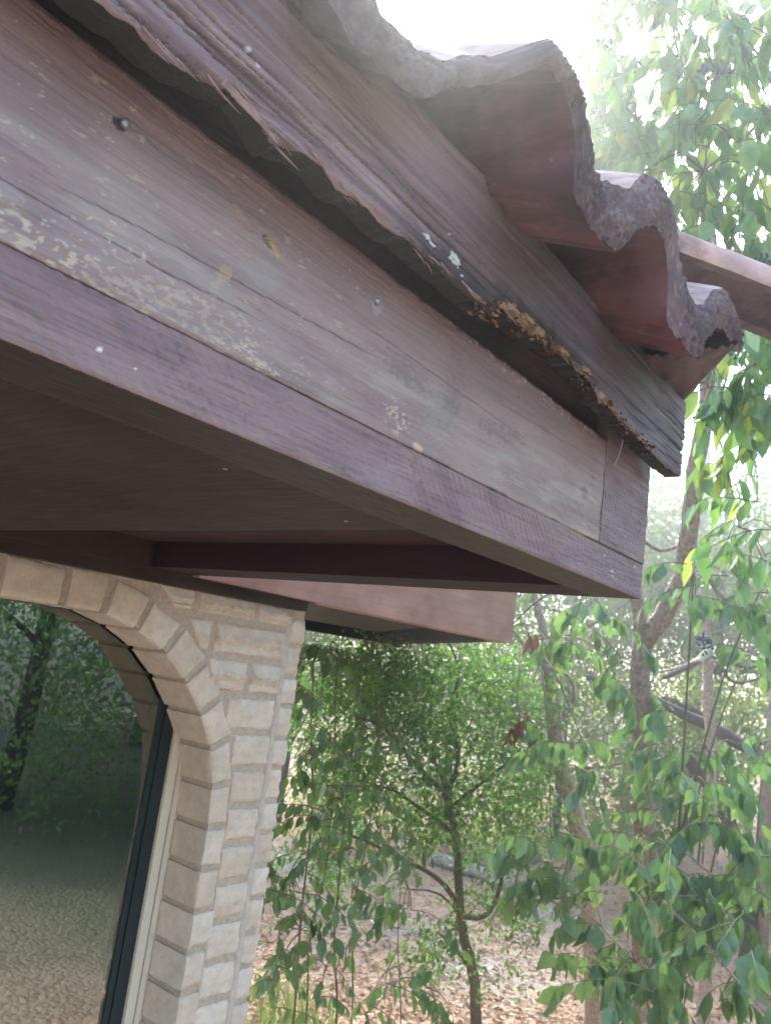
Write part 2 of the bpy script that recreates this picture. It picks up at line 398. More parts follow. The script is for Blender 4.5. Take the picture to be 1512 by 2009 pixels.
def col_lower(X, Z):
    C = np.broadcast_to(PURP, X.shape + (3,)).copy()
    C = mixc(C, [0.215, 0.138, 0.145], sm(.4, .7, fbm(X * 14, Z * 60, 4, 2)))
    C = mixc(C, [0.225, 0.155, 0.162], sm(.80, .92, X))
    C = mixc(C, [0.31, 0.225, 0.225], 0.7 * sm(.55, .75, fbm(X * 9, Z * 25, 4, 4)))
    g = fbm(X * 22, Z * 1100, 3, 9); C = C * (1 - 0.28 * sm(.55, .8, g))[..., None]
    s = vnoise((X + Z * .6) * 560, Z * 330, 12) * (.4 + .6 * vnoise((X + Z * .8) * 95, Z * 0, 13)); C = C * (1 - .30 * sm(.55, .8, s))[..., None]
    s = vnoise((X + Z * .9) * 34, Z * 14, 15); C = C * (1 - .14 * sm(.62, .9, s))[..., None]
    for p in ((195, 685, .0016, .0016), (268, 724, .0009, .0008), (1200, 1120, .002, .0022), (1245, 1112, .002, .001), (1185, 1090, .0018, .001), (1201, 1130, .003, .001)):
        C = mixc(C, [.75, .72, .66], blob(X, Z, p[0], p[1], p[2], p[3]))
    return C
def disp_saw(X, Z):
    d = 0.0014 * (fbm(X * 14, Z * 500, 4, 21) - .5)
    zone = sm(.35, .6, fbm(X * 7, Z * 12, 2, 33))
    d = d + 0.0011 * zone * (vnoise((X - Z * .55) * 420, Z * 520, 5) - .5)
    return d + 0.0009 * (1 - zone) * np.sin((X + Z * .9) * 620 + 5 * vnoise(X * 25, Z * 70, 3)) * vnoise(X * 60, Z * 200, 6)
def col_weather(X, Z):
    C = np.broadcast_to(GREY, X.shape + (3,)).copy()
    C = mixc(C, [0.262, 0.182, 0.176], .8 * sm(.42, .68, fbm(X * 9, Z * 34, 5, 41)))
    C = mixc(C, [0.225, 0.146, 0.148], sm(.228, .285, Z + .05 * (fbm(X * 12, Z * 30, 3, 42) - .5)) * .85)
    C = mixc(C, [0.36, 0.30, 0.265], .8 * sm(.5, .72, fbm(X * 16 + 4, Z * 60, 4, 44)) * sm(.27, .20, Z))
    g = fbm(X * 16, Z * 900, 3, 45); C = C * (1 - .16 * sm(.5, .85, g))[..., None]
    for k, (ax, sl) in enumerate(((.18, .02), (.30, .05), (.55, -.03), (.74, .04))):   # long cracks with the grain
        zc = .205 + .02 * k + sl * (X - ax) + .003 * (fbm(X * 20, X * 0 + k, 3, k) - .5)
        m = sm(.0007, .0002, np.abs(Z - zc)) * sm(.15, .10, np.abs(X - ax)); C = mixc(C, DK, .75 * m)
    # peeled chips in cream, thickest along the lower left
    chip = fbm(X * 230, Z * 420, 3, 51); zone = fbm(X * 26, Z * 44, 3, 52)
    band = .86 * sm(.210, .182, Z + .03 * (zone - .5)) * sm(.40, .26, X) + .95 * sm(.030, .0, np.hypot((X - .47), (Z - .196) * 1.1) + .02 * (zone - .5)) * .9
    band = np.maximum(band, .45 * sm(.030, .004, np.hypot((X - .205) * .7, (Z - .206) * 1.4)))
    band = np.maximum(band, .7 * sm(.012, .0, np.hypot(X - .63, Z - .190)))
    C = mixc(C, CREAM, .9 * sm(.72 - .19 * band, .75 - .19 * band, chip) * sm(.05, .35, band) * (.5 + .5 * sm(.35, .5, zone)))
    C = mixc(C, CREAM * .9, .6 * sm(.765, .785, fbm(X * 120, Z * 330, 3, 53)) * sm(.50, .36, X))
    C = mixc(C, [.46, .32, .19], .65 * blob(X, Z, 436, 540, .004, .009, -.5, s=3, edge=.7))
    C = mixc(C, [.44, .34, .25], .6 * blob(X, Z, 420, 565, .004, .005, 0, s=4, edge=.8))
    C = mixc(C, [.46, .35, .20], .9 * blob(X, Z, 532, 480, .0105, .0035, -.35, s=5, edge=.7))
    C = mixc(C, [.10, .075, .05], .8 * blob(X, Z, 528, 475, .0075, .002, -.35, s=6, edge=.7))
    C = mixc(C, [.30, .22, .20], .8 * blob(X, Z, 468, 425, .009, .0022, -.5, s=7, edge=.6))
    C = mixc(C, [.34, .30, .27], .5 * blob(X, Z, 515, 540, .014, .009, 0, s=8, edge=.5))
    C = mixc(C, [.17, .12, .12], .45 * blob(X, Z, 790, 730, .030, .007, -.1, s=9, edge=1.6))
    C = mixc(C, [.17, .12, .12], .5 * blob(X, Z, 985, 850, .032, .008, .1, s=10, edge=1.6))
    C = mixc(C, [.16, .115, .11], .4 * blob(X, Z, 885, 770, .012, .036, -.12, s=11, edge=1.6))
    C = mixc(C, [.33, .29, .255], .55 * blob(X, Z, 860, 830, .020, .016, 0, s=12, edge=.9))
    C = mixc(C, [.72, .50, .36], .9 * blob(X, Z, 818, 878, .007, .0035, -.2, s=13, edge=.5))
    C = mixc(C, [.52, .36, .22], .85 * blob(X, Z, 1150, 1055, .045, .0045, .03, s=14, edge=.6))
    C = mixc(C, [.16, .06, .04], .9 * blob(X, Z, 1015, 778, .002, .0025, 0, s=15))
    C = mixc(C, [.12, .10, .09], .5 * blob(X, Z, 1145, 965, .009, .008, 0, s=16, edge=.7))
    C = mixc(C, [.03, .025, .03], blob(X, Z, 233, 243, .0042, .0042, 0, s=26, edge=.5))
    C = mixc(C, [.33, .28, .28], blob(X, Z, 738, 600, .0065, .0075, 0, s=27, edge=.3))
    # seams
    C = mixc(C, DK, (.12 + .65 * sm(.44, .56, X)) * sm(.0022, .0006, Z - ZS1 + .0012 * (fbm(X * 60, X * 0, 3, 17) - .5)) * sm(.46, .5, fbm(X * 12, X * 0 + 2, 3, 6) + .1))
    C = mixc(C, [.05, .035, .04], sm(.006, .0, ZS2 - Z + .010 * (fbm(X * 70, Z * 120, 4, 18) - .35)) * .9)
    C = mixc(C, [.55, .52, .5], .7 * sm(.70, .73, fbm(X * 260, Z * 260, 2, 19)) * sm(.016, .004, ZS2 - Z) * sm(.45, .6, X))
    return C
def disp_weather(X, Z):
    d = 0.0008 * (fbm(X * 12, Z * 420, 4, 61) - .5) + .0018 * (fbm(X * 20, Z * 40, 3, 62) - .5)
    d = d + .0030 * blob(X, Z, 532, 480, .0105, .0035, -.35, s=5, edge=.7) - .003 * blob(X, Z, 468, 425, .009, .0022, -.5, s=7, edge=.6)
    return d + .0006 * sm(.62, .7, fbm(X * 90, Z * 300, 3, 63))
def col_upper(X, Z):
    C = np.broadcast_to(np.array([.080, .060, .070]), X.shape + (3,)).copy()  # slate base paints in the shadow band below the drip board
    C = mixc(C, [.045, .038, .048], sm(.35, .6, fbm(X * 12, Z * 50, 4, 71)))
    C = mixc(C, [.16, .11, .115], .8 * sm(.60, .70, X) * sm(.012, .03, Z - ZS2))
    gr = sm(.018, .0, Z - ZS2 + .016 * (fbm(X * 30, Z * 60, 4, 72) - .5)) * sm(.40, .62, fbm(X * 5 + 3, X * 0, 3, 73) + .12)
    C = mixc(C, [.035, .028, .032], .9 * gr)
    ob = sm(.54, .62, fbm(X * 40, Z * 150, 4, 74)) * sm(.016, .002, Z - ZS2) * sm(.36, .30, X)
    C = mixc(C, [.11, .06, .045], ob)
    C = mixc(C, [.62, .34, .13], blob(X, Z, 552, 432, .0125, .0042, -.35, s=21, edge=.8))
    C = mixc(C, [.25, .13, .07], blob(X, Z, 560, 424, .010, .0025, -.35, s=22, edge=.8))
    C = mixc(C, [.40, .28, .20], .8 * blob(X, Z, 755, 545, .012, .003, -.3, s=25, edge=.8))
    C = mixc(C, [.36, .28, .24], .9 * blob(X, Z, 476, 304, .004, .0022, -.3, s=23))
    C = mixc(C, [.30, .23, .20], .8 * blob(X, Z, 75, 35, .012, .005, -.5, s=24, edge=.9))
    return C
def col_end(X, Z):
    C = np.broadcast_to(np.array([.235, .160, .165]), X.shape + (3,)).copy()
    C = mixc(C, [.20, .135, .145], sm(.42, .7, fbm(X * 20, Z * 50, 4, 81)))
    C = mixc(C, DK, .8 * sm(.0010, .0003, np.abs(Z - (.1885 - .22 * (X - .89) + .003 * (fbm(X * 60, X * 0, 3, 8) - .5)))) * sm(.995, .99, X))
    C = mixc(C, DK, .7 * sm(.0014, .0005, np.abs(np.hypot((X - .995), (Z - .222) * .8) - .006)) * (X > .994))
    g = fbm(X * 30, Z * 900, 3, 82); return C * (1 - .25 * sm(.5, .8, g))[..., None]

fb = MB(); XL = -0.9
SOF = (.042, .027, .028)
fb.add(*board(-0.50, XE, const(ZF0), const(ZS1), YF, .065, .0016, col_lower, disp_saw, .0011, SOF))
fb.add(*board(XL, -0.50, const(ZF0), const(ZS1), YF, .065, .02, col_lower, disp_saw, .01, SOF))
fascia = fb.build('eave_fascia', M['face'], house, True)
fascia['label'] = 'purple brown lower fascia beam with rough saw marks'
wb = MB()
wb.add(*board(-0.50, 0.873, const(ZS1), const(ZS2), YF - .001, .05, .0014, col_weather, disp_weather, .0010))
wb.add(*board(XL, -0.50, const(ZS1), const(ZS2), YF - .001, .05, .02, col_weather, disp_weather, .01))
o = wb.build('weathered_board', M['face'], fascia, True); o['label'] = 'weathered grey board with peeling paint flakes'
eb = MB(); eb.add(*board(0.8745, XE - .001, const(ZS1 + .0005), const(.345), YF - .0015, .05, .0022, col_end, disp_saw, .0014))
eb.build('end_board', M['face'], fascia, True)
ub = MB()
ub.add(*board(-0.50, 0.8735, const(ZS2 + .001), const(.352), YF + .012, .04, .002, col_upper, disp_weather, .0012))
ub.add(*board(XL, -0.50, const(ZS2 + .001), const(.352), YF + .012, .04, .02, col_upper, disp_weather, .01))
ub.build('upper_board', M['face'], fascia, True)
def nail(px, py, y, r=.0022):
    p = onY(px, py, y); m = MB(); m.tube([p + [0, .004, 0], p, p - [0, .0022, 0], p - [0, .003, 0]], [r * .6, r, r, r * .5], 12)
    m.build('nail', M['nail'], fascia, True)
nail(243, 243, YF - .001, .0026); nail(738, 592, YF - .001, .0032)

# ---- ragged drip board above it
YD = 0.337
low_px = [(-60, -210), (60, -110), (201, 3), (236, 30), (271, 55), (312, 96), (352, 121), (397, 146), (427, 163), (450, 172), (480, 185), (503, 221), (528, 256), (545, 288), (553, 277), (573, 290), (603, 305), (633, 327), (669, 370), (704, 384), (757, 441), (800, 469), (841, 504), (916, 570), (962, 610), (978, 597), (996, 608), (1019, 630), (1052, 656), (1093, 685), (1117, 713), (1144, 731), (1163, 756), (1177, 783), (1209, 815), (1232, 840), (1251, 850), (1260, 866), (1283, 890), (1310, 915), (1339, 937)]
LP = np.array([onY(a, c, YD) for a, c in low_px])
LX, LZ = LP[:, 0], LP[:, 2]
XD0, XD1 = -0.50, 1.026
def drip_low(xs):
    z = np.interp(xs, LX, LZ, left=.297)
    return z + (.0045 + .007 * sm(.5, .56, xs) * sm(.93, .88, xs)) * (fbm(xs * 90, xs * 0 + 3, 5, 90) - .5) * sm(1.02, .98, xs)
def drip_top(xs): return .408 + .0025 * (fbm(xs * 20, xs * 0, 3, 91) - .5)
def col_drip(X, Z):
    e = Z - drip_low(X[:, 0])[:, None]
    C = np.broadcast_to(np.array([.240, .160, .166]), X.shape + (3,)).copy()
    C = mixc(C, [.165, .105, .112], sm(.4, .65, fbm(X * 10, Z * 90, 5, 92)))
    C = mixc(C, [.40, .30, .295], .7 * sm(.5, .75, fbm(X * 14, Z * 220, 4, 93)) * sm(.07, .02, e) * sm(.62, .5, X))
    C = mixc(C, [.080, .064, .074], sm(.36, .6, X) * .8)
    C = mixc(C, [.15, .13, .125], sm(.78, .93, X) * .8 * sm(.3, .6, fbm(X * 20, Z * 60, 4, 99)))
    cr = sm(.60, .72, fbm(X * 5, Z * 420 + X * 12, 3, 94)); C = mixc(C, DK, .75 * cr * sm(.30, .45, fbm(X * 6, Z * 30, 2, 97)))
    C = mixc(C, [.34, .245, .17], .8 * sm(.0045, .001, e + .006 * (fbm(X * 60, Z * 200, 3, 95) - .4)) * sm(.48, .62, fbm(X * 25, X * 0, 3, 96)))
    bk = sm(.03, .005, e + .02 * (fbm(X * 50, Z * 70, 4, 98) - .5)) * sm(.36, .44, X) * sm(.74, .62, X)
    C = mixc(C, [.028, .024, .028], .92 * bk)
    for px, py, rx, ry in ((1005, 608, .016, .006), (1035, 628, .014, .006), (1060, 655, .010, .005), (1108, 690, .012, .004), (1150, 728, .010, .004), (1180, 775, .008, .004), (1215, 812, .006, .003), (1262, 862, .010, .003)):
        C = mixc(C, [.40, .26, .12], .85 * blob(X, Z, px, py, rx, ry, .1, YD, 34, .9)); C = mixc(C, [.07, .04, .03], .8 * blob(X, Z, px + 6, py + 10, rx * .8, ry * .5, .1, YD, 35, 1.0))
    for px, py, rx, rz in ((840, 462, .004, .002), (852, 478, .004, .0016), (893, 508, .0055, .0045), (897, 516, .003, .003), (886, 459, .002, .0015), (905, 540, .002, .001)):
        C = mixc(C, [.62, .66, .60], blob(X, Z, px, py, rx, rz, .0, YD, 31, .9))
    for px, py in ((490, 93), (745, 62), (507, 125)): C = mixc(C, [.6, .6, .6], blob(X, Z, px, py, .002, .0016, 0, YD, 32, .6))
    C = mixc(C, [.24, .12, .06], .85 * sm(.005, .001, e + .010 * (fbm(X * 110, Z * 110, 3, 87) - .5)) * sm(.53, .56, X) * sm(.85, .80, X))
    return C
def disp_drip(X, Z):
    e = Z - drip_low(X[:, 0])[:, None]
    d = .0030 * sm(.56, .74, fbm(X * 5, Z * 420 + X * 12, 3, 94)) + .0022 * (fbm(X * 14, Z * 260, 4, 101) - .5)
    return d + .004 * (fbm(X * 14, Z * 25, 3, 103) - .5) + .003 * sm(.006, .0, e) * fbm(X * 90, Z * 90, 3, 102)
db = MB()
db.add(*board(XD0, XD1, drip_low, drip_top, YD, .022, .0015, col_drip, disp_drip, .0013, (.018, .015, .018)))  # near-black rim paints in the shade beneath the ragged edge
db.add(*board(XL, XD0, const(.297), const(.408), YD, .022, .02, lambda X, Z: np.broadcast_to(np.array([.13, .085, .09]), X.shape + (3,)).copy(), lambda X, Z: X * 0, .02))
drip = db.build('drip_board', M['drip'], house, True)
drip['label'] = 'dark brown drip board with rotted ragged lower edge'
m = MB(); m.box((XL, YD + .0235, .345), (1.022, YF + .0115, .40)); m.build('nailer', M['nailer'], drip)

# rotted fibres and splinters on the drip board's broken edge
def shard(mb, p, d, n, L, wd, curl=0.3, k=6, th=.0006):
    d = np.asarray(d, float) / np.linalg.norm(d); n = np.asarray(n, float); n -= d * n.dot(d); n /= np.linalg.norm(n); s_ = np.cross(d, n)
    V = []
    for i in range(k):
        t = i / (k - 1); c = p + d * L * t + n * (curl * L * t * t); ww = wd * (1 - t) ** .7 + .0001
        for a, h in ((-1, 0), (1, 0), (1, th), (-1, th)): V.append(c + s_ * a * ww / 2 + n * h)
    F = [(i * 4 + j, i * 4 + (j + 1) % 4, i * 4 + 4 + (j + 1) % 4, i * 4 + 4 + j) for i in range(k - 1) for j in range(4)] + [(3, 2, 1, 0), tuple((k - 1) * 4 + j for j in range(4))]
    mb.add(V, F)
sp = MB()
for i in range(11):                                # the peeled tongue of wood
    a = onY(436 + i * 4.5, 160 + i * 5, YD - .001); bq = onY(505 + i * 5 + random.uniform(-4, 4), 215 + i * 7.5 + random.uniform(-5, 5), YD - .003)
    shard(sp, a, bq - a, (0, -1, -.2), np.linalg.norm(bq - a), random.uniform(.002, .004), -.05)
for i in range(60):
    x = random.uniform(.16, .55); z = float(drip_low(np.array([x]))[0])
    shard(sp, np.array([x, YD + random.uniform(-.001, .006), z + .003]), (1, random.uniform(-.1, .1), random.uniform(-.35, .0)), (0, -1, .1), random.uniform(.008, .03), random.uniform(.0008, .0024), random.uniform(-.1, .15))
sp.build('splinter', M['splint'], drip, False)
ro = MB(); rd = MB()
for i in range(260):
    x = random.uniform(.50, .93); z = float(drip_low(np.array([x]))[0])
    tgt = ro if random.random() < .12 + .25 * (x < .60) else rd
    p = np.array([x, YD + random.uniform(-.003, .016), z + random.uniform(-.005, .006)])
    if random.random() < .72:
        shard(tgt, p, (random.choice((1, -1)), random.uniform(-.25, .25), random.gauss(-.08, .22)), (0, -1, random.uniform(-1, 1)), random.uniform(.003, .015), random.uniform(.001, .0038), random.uniform(-.3, .3), 4, .001)
    else:
        r = random.uniform(.001, .0030); Vs = []
        for a in range(5):
            for c in range(6):
                th = math.pi * (a + .5) / 5; ph = 2 * math.pi * c / 6; q = r * random.uniform(.6, 1.3)
                Vs.append(p + np.array([1.8 * math.sin(th) * math.cos(ph), math.sin(th) * math.sin(ph), .8 * math.cos(th)]) * q)
        tgt.add(Vs, [(a * 6 + c, a * 6 + (c + 1) % 6, a * 6 + 6 + (c + 1) % 6, a * 6 + 6 + c) for a in range(4) for c in range(6)] + [tuple(range(6))[::-1], tuple(24 + c for c in range(6))])
o = ro.build('rotted_wood', M['rot'], drip, False); o['label'] = 'crumbling orange rotten wood'
rd.build('rotted_wood', M['rotdark'], drip, False)
for (a, c, y1), (e, f, y2) in (((1222, 862, .35), (1205, 912, .372)), ((1142, 745, .345), (1137, 775, .36)), ((1258, 872, .35), (1262, 900, .37))):
    p = onY(a, c, y1); q = onY(e, f, y2); wbm = MB(); wbm.tube(smooth_line([p, (p + q) / 2 + [.002, 0, -.002], q], 7), .00035, 5); wbm.build('cobweb_thread', M['web'], drip)

# ---- soffit, side beam, raised panel, frieze
m = MB(); m.box((XL, YF + .066, ZF0 + .0015), (.600, 1.312, .150)); soffit = m.build('soffit', M['soffit'], house)
for nx_, ny_ in ((.15, .47), (.38, .47), (.56, .50), (.30, .9), (.52, 1.15), (.10, 1.2)):
    m = MB(); c_ = np.array([nx_, ny_, ZF0 + .0015]); m.tube([c_ + [0, 0, .002], c_ - [0, 0, .0003], c_ - [0, 0, .0008]], [.0022, .0022, .0016], 10); m.build('nail', M['nail'], soffit, True)
m = MB(); m.box((.604, YF + .066, .184), (.924, 1.31, .20)); m.build('raised_panel', M['panel'], soffit)
m = MB()                                           # sawn ribs of the raised panel
for i in range(120):
    y = .45 + i * .0072; m.box((.605, y, .1795), (.923, y + .0032, .184))
m.build('sawn_rib', M['panel'], soffit)
m = MB(); m.box((.925, YF + .066, ZF0), (XE - .001, 1.312, .30)); m.build('side_beam', M['beam'], house)
m = MB(); m.box((XL, 1.314, .128), (1.36, 1.36, .24)); m.box((XL, 1.335, .104), (1.40, 1.368, .1275)); m.build('frieze', M['frieze'], house)

# ---- roof: deck and tiles on the front slope
PITCH = math.radians(22); CP, SP = math.cos(PITCH), math.sin(PITCH); TP = SP / CP
YT = 0.257
top_prof = [(.0, .422), (.028, .436), (.055, .466), (.085, .482), (.115, .488), (.140, .487), (.160, .476), (.172, .452), (.180, .432), (.200, .422), (.23, .422)]
bot_prof = [(.0, .362), (.020, .372), (.045, .402), (.070, .424), (.095, .438), (.118, .440), (.135, .432), (.148, .412), (.152, .388), (.150, .370), (.175, .362), (.205, .360), (.23, .362)]
X0P = .565                                          # x of a valley
def prof(P, xs):
    P = np.array(P); t = (xs - X0P) % .23; return np.interp(t, P[:, 0], P[:, 1])
NXT = 620
xs = np.linspace(-.125, .972, NXT)
jit = fbm(xs * 18, xs * 0, 3, 110) - .5
zt = prof(top_prof, xs) - .027 * sm(.58, .49, xs) + .010 * jit + .004 * (fbm(xs * 110, xs * 0, 2, 118) - .5); zb = np.where(xs > .915, .438 + .35 * np.clip(xs - .93, 0, 1), prof(bot_prof, xs)) + .008 * jit + .006 * (fbm(xs * 130, xs * 0, 2, 119) - .5)
rows = 9; V = []; C = []
mb = MB()
RED = np.array([.185, .078, .088]); MAUVE = np.array([.150, .105, .110]); TOPC = np.array([.36, .27, .245])
ye = .012 * (fbm(xs * 9, xs * 0 + 5, 3, 112) - .5) + .045 * sm(.428, .420, xs)   # ragged overhang
def axis_row(z, s): return np.stack([xs, YT + ye * max(0, 1 - s / .06) + s * CP, z + s * SP], -1)
smax = np.minimum(1.3, np.maximum(.02, (1.30 - xs - YT) / CP))
def strips(z, svals, colour, flip, bumpy):
    V = []
    for s in svals:
        s_arr = np.minimum(s, smax)
        p = np.stack([xs, YT + ye * np.clip(1 - s_arr / .12, 0, 1) + s_arr * CP, z + s_arr * SP], -1)
        p[:, 2] += bumpy * (fbm(xs * 60, s_arr * 60, 3, 114) - .5) + (0 if flip else .0022 * np.sin(xs * 260 + 2 * np.sin(xs * 31)))
        V.append(p)
    V = np.array(V); Cc = np.broadcast_to(colour, V.shape).reshape(-1, 3)
    if not flip: Cc = mixc(Cc.copy(), [.065, .050, .058], .8 * sm(.49, .41, V[..., 0].ravel()))  # deep shade at the left painted into the underside colour
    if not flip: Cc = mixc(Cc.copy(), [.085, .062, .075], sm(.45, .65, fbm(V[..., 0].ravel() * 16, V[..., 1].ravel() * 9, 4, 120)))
    mb.add(V, grid_faces(len(svals), NXT, flip), Cc)
S1 = [0, .01, .02, .035, .05, .07, .1, .15, .25, .4, .6, .9, 1.3]
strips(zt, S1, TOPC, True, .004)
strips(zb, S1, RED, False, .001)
nv = 30; Ve = []
for j in range(nv):
    t = j / (nv - 1); z = zb * (1 - t) + zt * t; rough = np.array([0.0] * NXT) if j in (0, nv - 1) else 1
    d = ((fbm(xs * 130, z * 130, 3, 115) - .5) * .0065 + (vnoise(xs * 520, z * 520, 117) - .5) * .0035) * (0 if j in (0, nv - 1) else 1) - .006 * math.sin(math.pi * t)
    Ve.append(np.stack([xs + .003 * (fbm(xs * 120, z * 120, 2, 116) - .5), YT + ye + d, z], -1))
Ve = np.array(Ve); Cv = mixc(np.broadcast_to(MAUVE, Ve.shape).reshape(-1, 3).copy(), [.27, .21, .205], sm(.6, .8, fbm(Ve[..., 0].ravel() * 260, Ve[..., 2].ravel() * 260, 3, 121)))
Cv = mixc(Cv, [.07, .05, .055], sm(.62, .8, fbm(Ve[..., 0].ravel() * 230, Ve[..., 2].ravel() * 230, 2, 125)))
Cv = mixc(Cv, [.085, .066, .075], .85 * sm(.44, .42, Ve[..., 0].ravel()))  # leftmost tile end darkened, its shade put into the colour
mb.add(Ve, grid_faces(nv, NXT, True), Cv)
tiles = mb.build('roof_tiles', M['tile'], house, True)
tiles['label'] = 'red brown barrel clay tiles with rough mortared ends'
# end cap of the tile course and the mortar wedge at the hip corner
mb = MB(); q = []
for z0, z1, y in ((zb[-1], zt[-1], YT), (zb[-1] + .05 * TP, zt[-1] + .05 * TP, YT + .05), (zb[-1] + .1 * TP, zt[-1] + .1 * TP, YT + .10)):
    q += [(.974, y, z0), (.974, y, z1)]
mb.add(q, [(0, 1, 3, 2), (2, 3, 5, 4)], np.broadcast_to(MAUVE, (6, 3)))
a, c, d, e = np.array([.785, .262, .362]), np.array([.965, .259, .448]), np.array([1.032, .345, .404]), np.array([.86, .345, .402])
up = np.array([0, .0, .03]); Vw = []
for u in np.linspace(0, 1, 16):
    for v_ in np.linspace(0, 1, 12):
        p = (a * (1 - u) + c * u) * (1 - v_) + (e * (1 - u) + d * u) * v_
        Vw.append(p + np.array([0, 0, .008 * (mn.noise(Vector(p * 60)))]))
mb.add(Vw, grid_faces(16, 12), np.broadcast_to(MAUVE * .9, (len(Vw), 3)))
Vw2 = np.array(Vw) + [0, .004, .03]; mb.add(Vw2, grid_faces(16, 12, True), np.broadcast_to(TOPC, Vw2.shape))
n0 = 0; rim = [i * 12 + 11 for i in range(16)]
mb.add(np.vstack([np.array(Vw)[rim], Vw2[rim]]), [(i, i + 1, 16 + i + 1, 16 + i) for i in range(15)], np.broadcast_to(MAUVE, (32, 3)))
rim = [15 * 12 + j for j in range(12)]
mb.add(np.vstack([np.array(Vw)[rim], Vw2[rim]]), [(i, i + 1, 12 + i + 1, 12 + i) for i in range(11)], np.broadcast_to(np.array([.36, .24, .17]), (24, 3)))
mb.build('mortar_bed', M['tile'], tiles, True)
# hip tiles coming down the corner
def hip_tile(x0, x1, r0, r1, name='hip_tile'):
    mb = MB(); nL, nA = 16, 20; ax = []
    for i in range(nL):
        x = x0 + (x1 - x0) * i / (nL - 1); ax.append(np.array([x, 1.30 - x, .560 - .30 * (x - .967)]))
    d = (ax[-1] - ax[0]); d /= np.linalg.norm(d); sd = np.cross(d, [0, 0, 1]); sd /= np.linalg.norm(sd); u = np.cross(sd, d)
    lay = []
    for th_, rr in ((0, 0), (1, -.014)):
        V = []
        for i in range(nL):
            r = r0 + (r1 - r0) * i / (nL - 1) + rr
            for k in range(nA):
                a = math.radians(-8 + 196 * k / (nA - 1)); p = ax[i] + sd * math.cos(a) * r * 1.15 + u * math.sin(a) * r
                V.append(p + .002 * mn.noise(Vector(p * 45)) * u)
        lay.append(np.array(V))
    cc = mixc(np.broadcast_to(np.array([.43, .29, .25]), lay[0].shape).copy(), [.52, .33, .18], sm(.5, .6, fbm(lay[0][:, 0] * 30, lay[0][:, 2] * 50, 3, 5)))
    mb.add(lay[0], grid_faces(nL, nA, False), cc); mb.add(lay[1], grid_faces(nL, nA, True), np.broadcast_to(MAUVE, lay[1].shape))
    for idx in ([i * nA for i in range(nL)], [i * nA + nA - 1 for i in range(nL)], list(range(nA)), [(nL - 1) * nA + k for k in range(nA)]):
        n = len(idx); mb.add(np.vstack([lay[0][idx], lay[1][idx]]), [(i, i + 1, n + i + 1, n + i) for i in range(n - 1)], np.broadcast_to(MAUVE, (2 * n, 3)))
    return mb.build(name, M['tile'], tiles, True)
hip_tile(.80, 1.135, .040, .050)
hip_tile(.52, .86, .038, .047)
m = MB()                                           # deck under the tiles, both slopes
def deck(poly, th=.02):
    P = np.array(poly, float); n = len(P)
    m.add(np.vstack([P, P - [0, 0, th]]), [tuple(range(n)), tuple(range(2 * n - 1, n - 1, -1))] + [(i, n + i, n + (i + 1) % n, (i + 1) % n) for i in range(n)])
deck([(XL, .345, .392), (.97, .345, .392), (.40, .92, .392 + .575 * TP), (-.4, 1.72, .392 + 1.375 * TP), (XL, 1.72, .392 + 1.375 * TP)])
m.build('roof_deck', M['deck'], house)
m = MB()                                           # side slope carries plain tiles seen only from beyond
V = []; ys = np.linspace(.36, 2.2, 120)
for s in np.linspace(0, 1, 12):
    x = 1.035 - s * np.minimum(1.4, ys - .30); V.append(np.stack([x, ys, .415 + (1.035 - x) * TP + .03 * (.5 + .5 * np.sin(ys * 2 * math.pi / .23))], -1))
V = np.array(V); m.add(V, grid_faces(12, 120), np.broadcast_to(TOPC, V.shape).reshape(-1, 3))
m.add(V - [0, 0, .03], grid_faces(12, 120, True), np.broadcast_to(RED, V.shape).reshape(-1, 3))
m.build('side_roof_tiles', M['tile'], house, True)

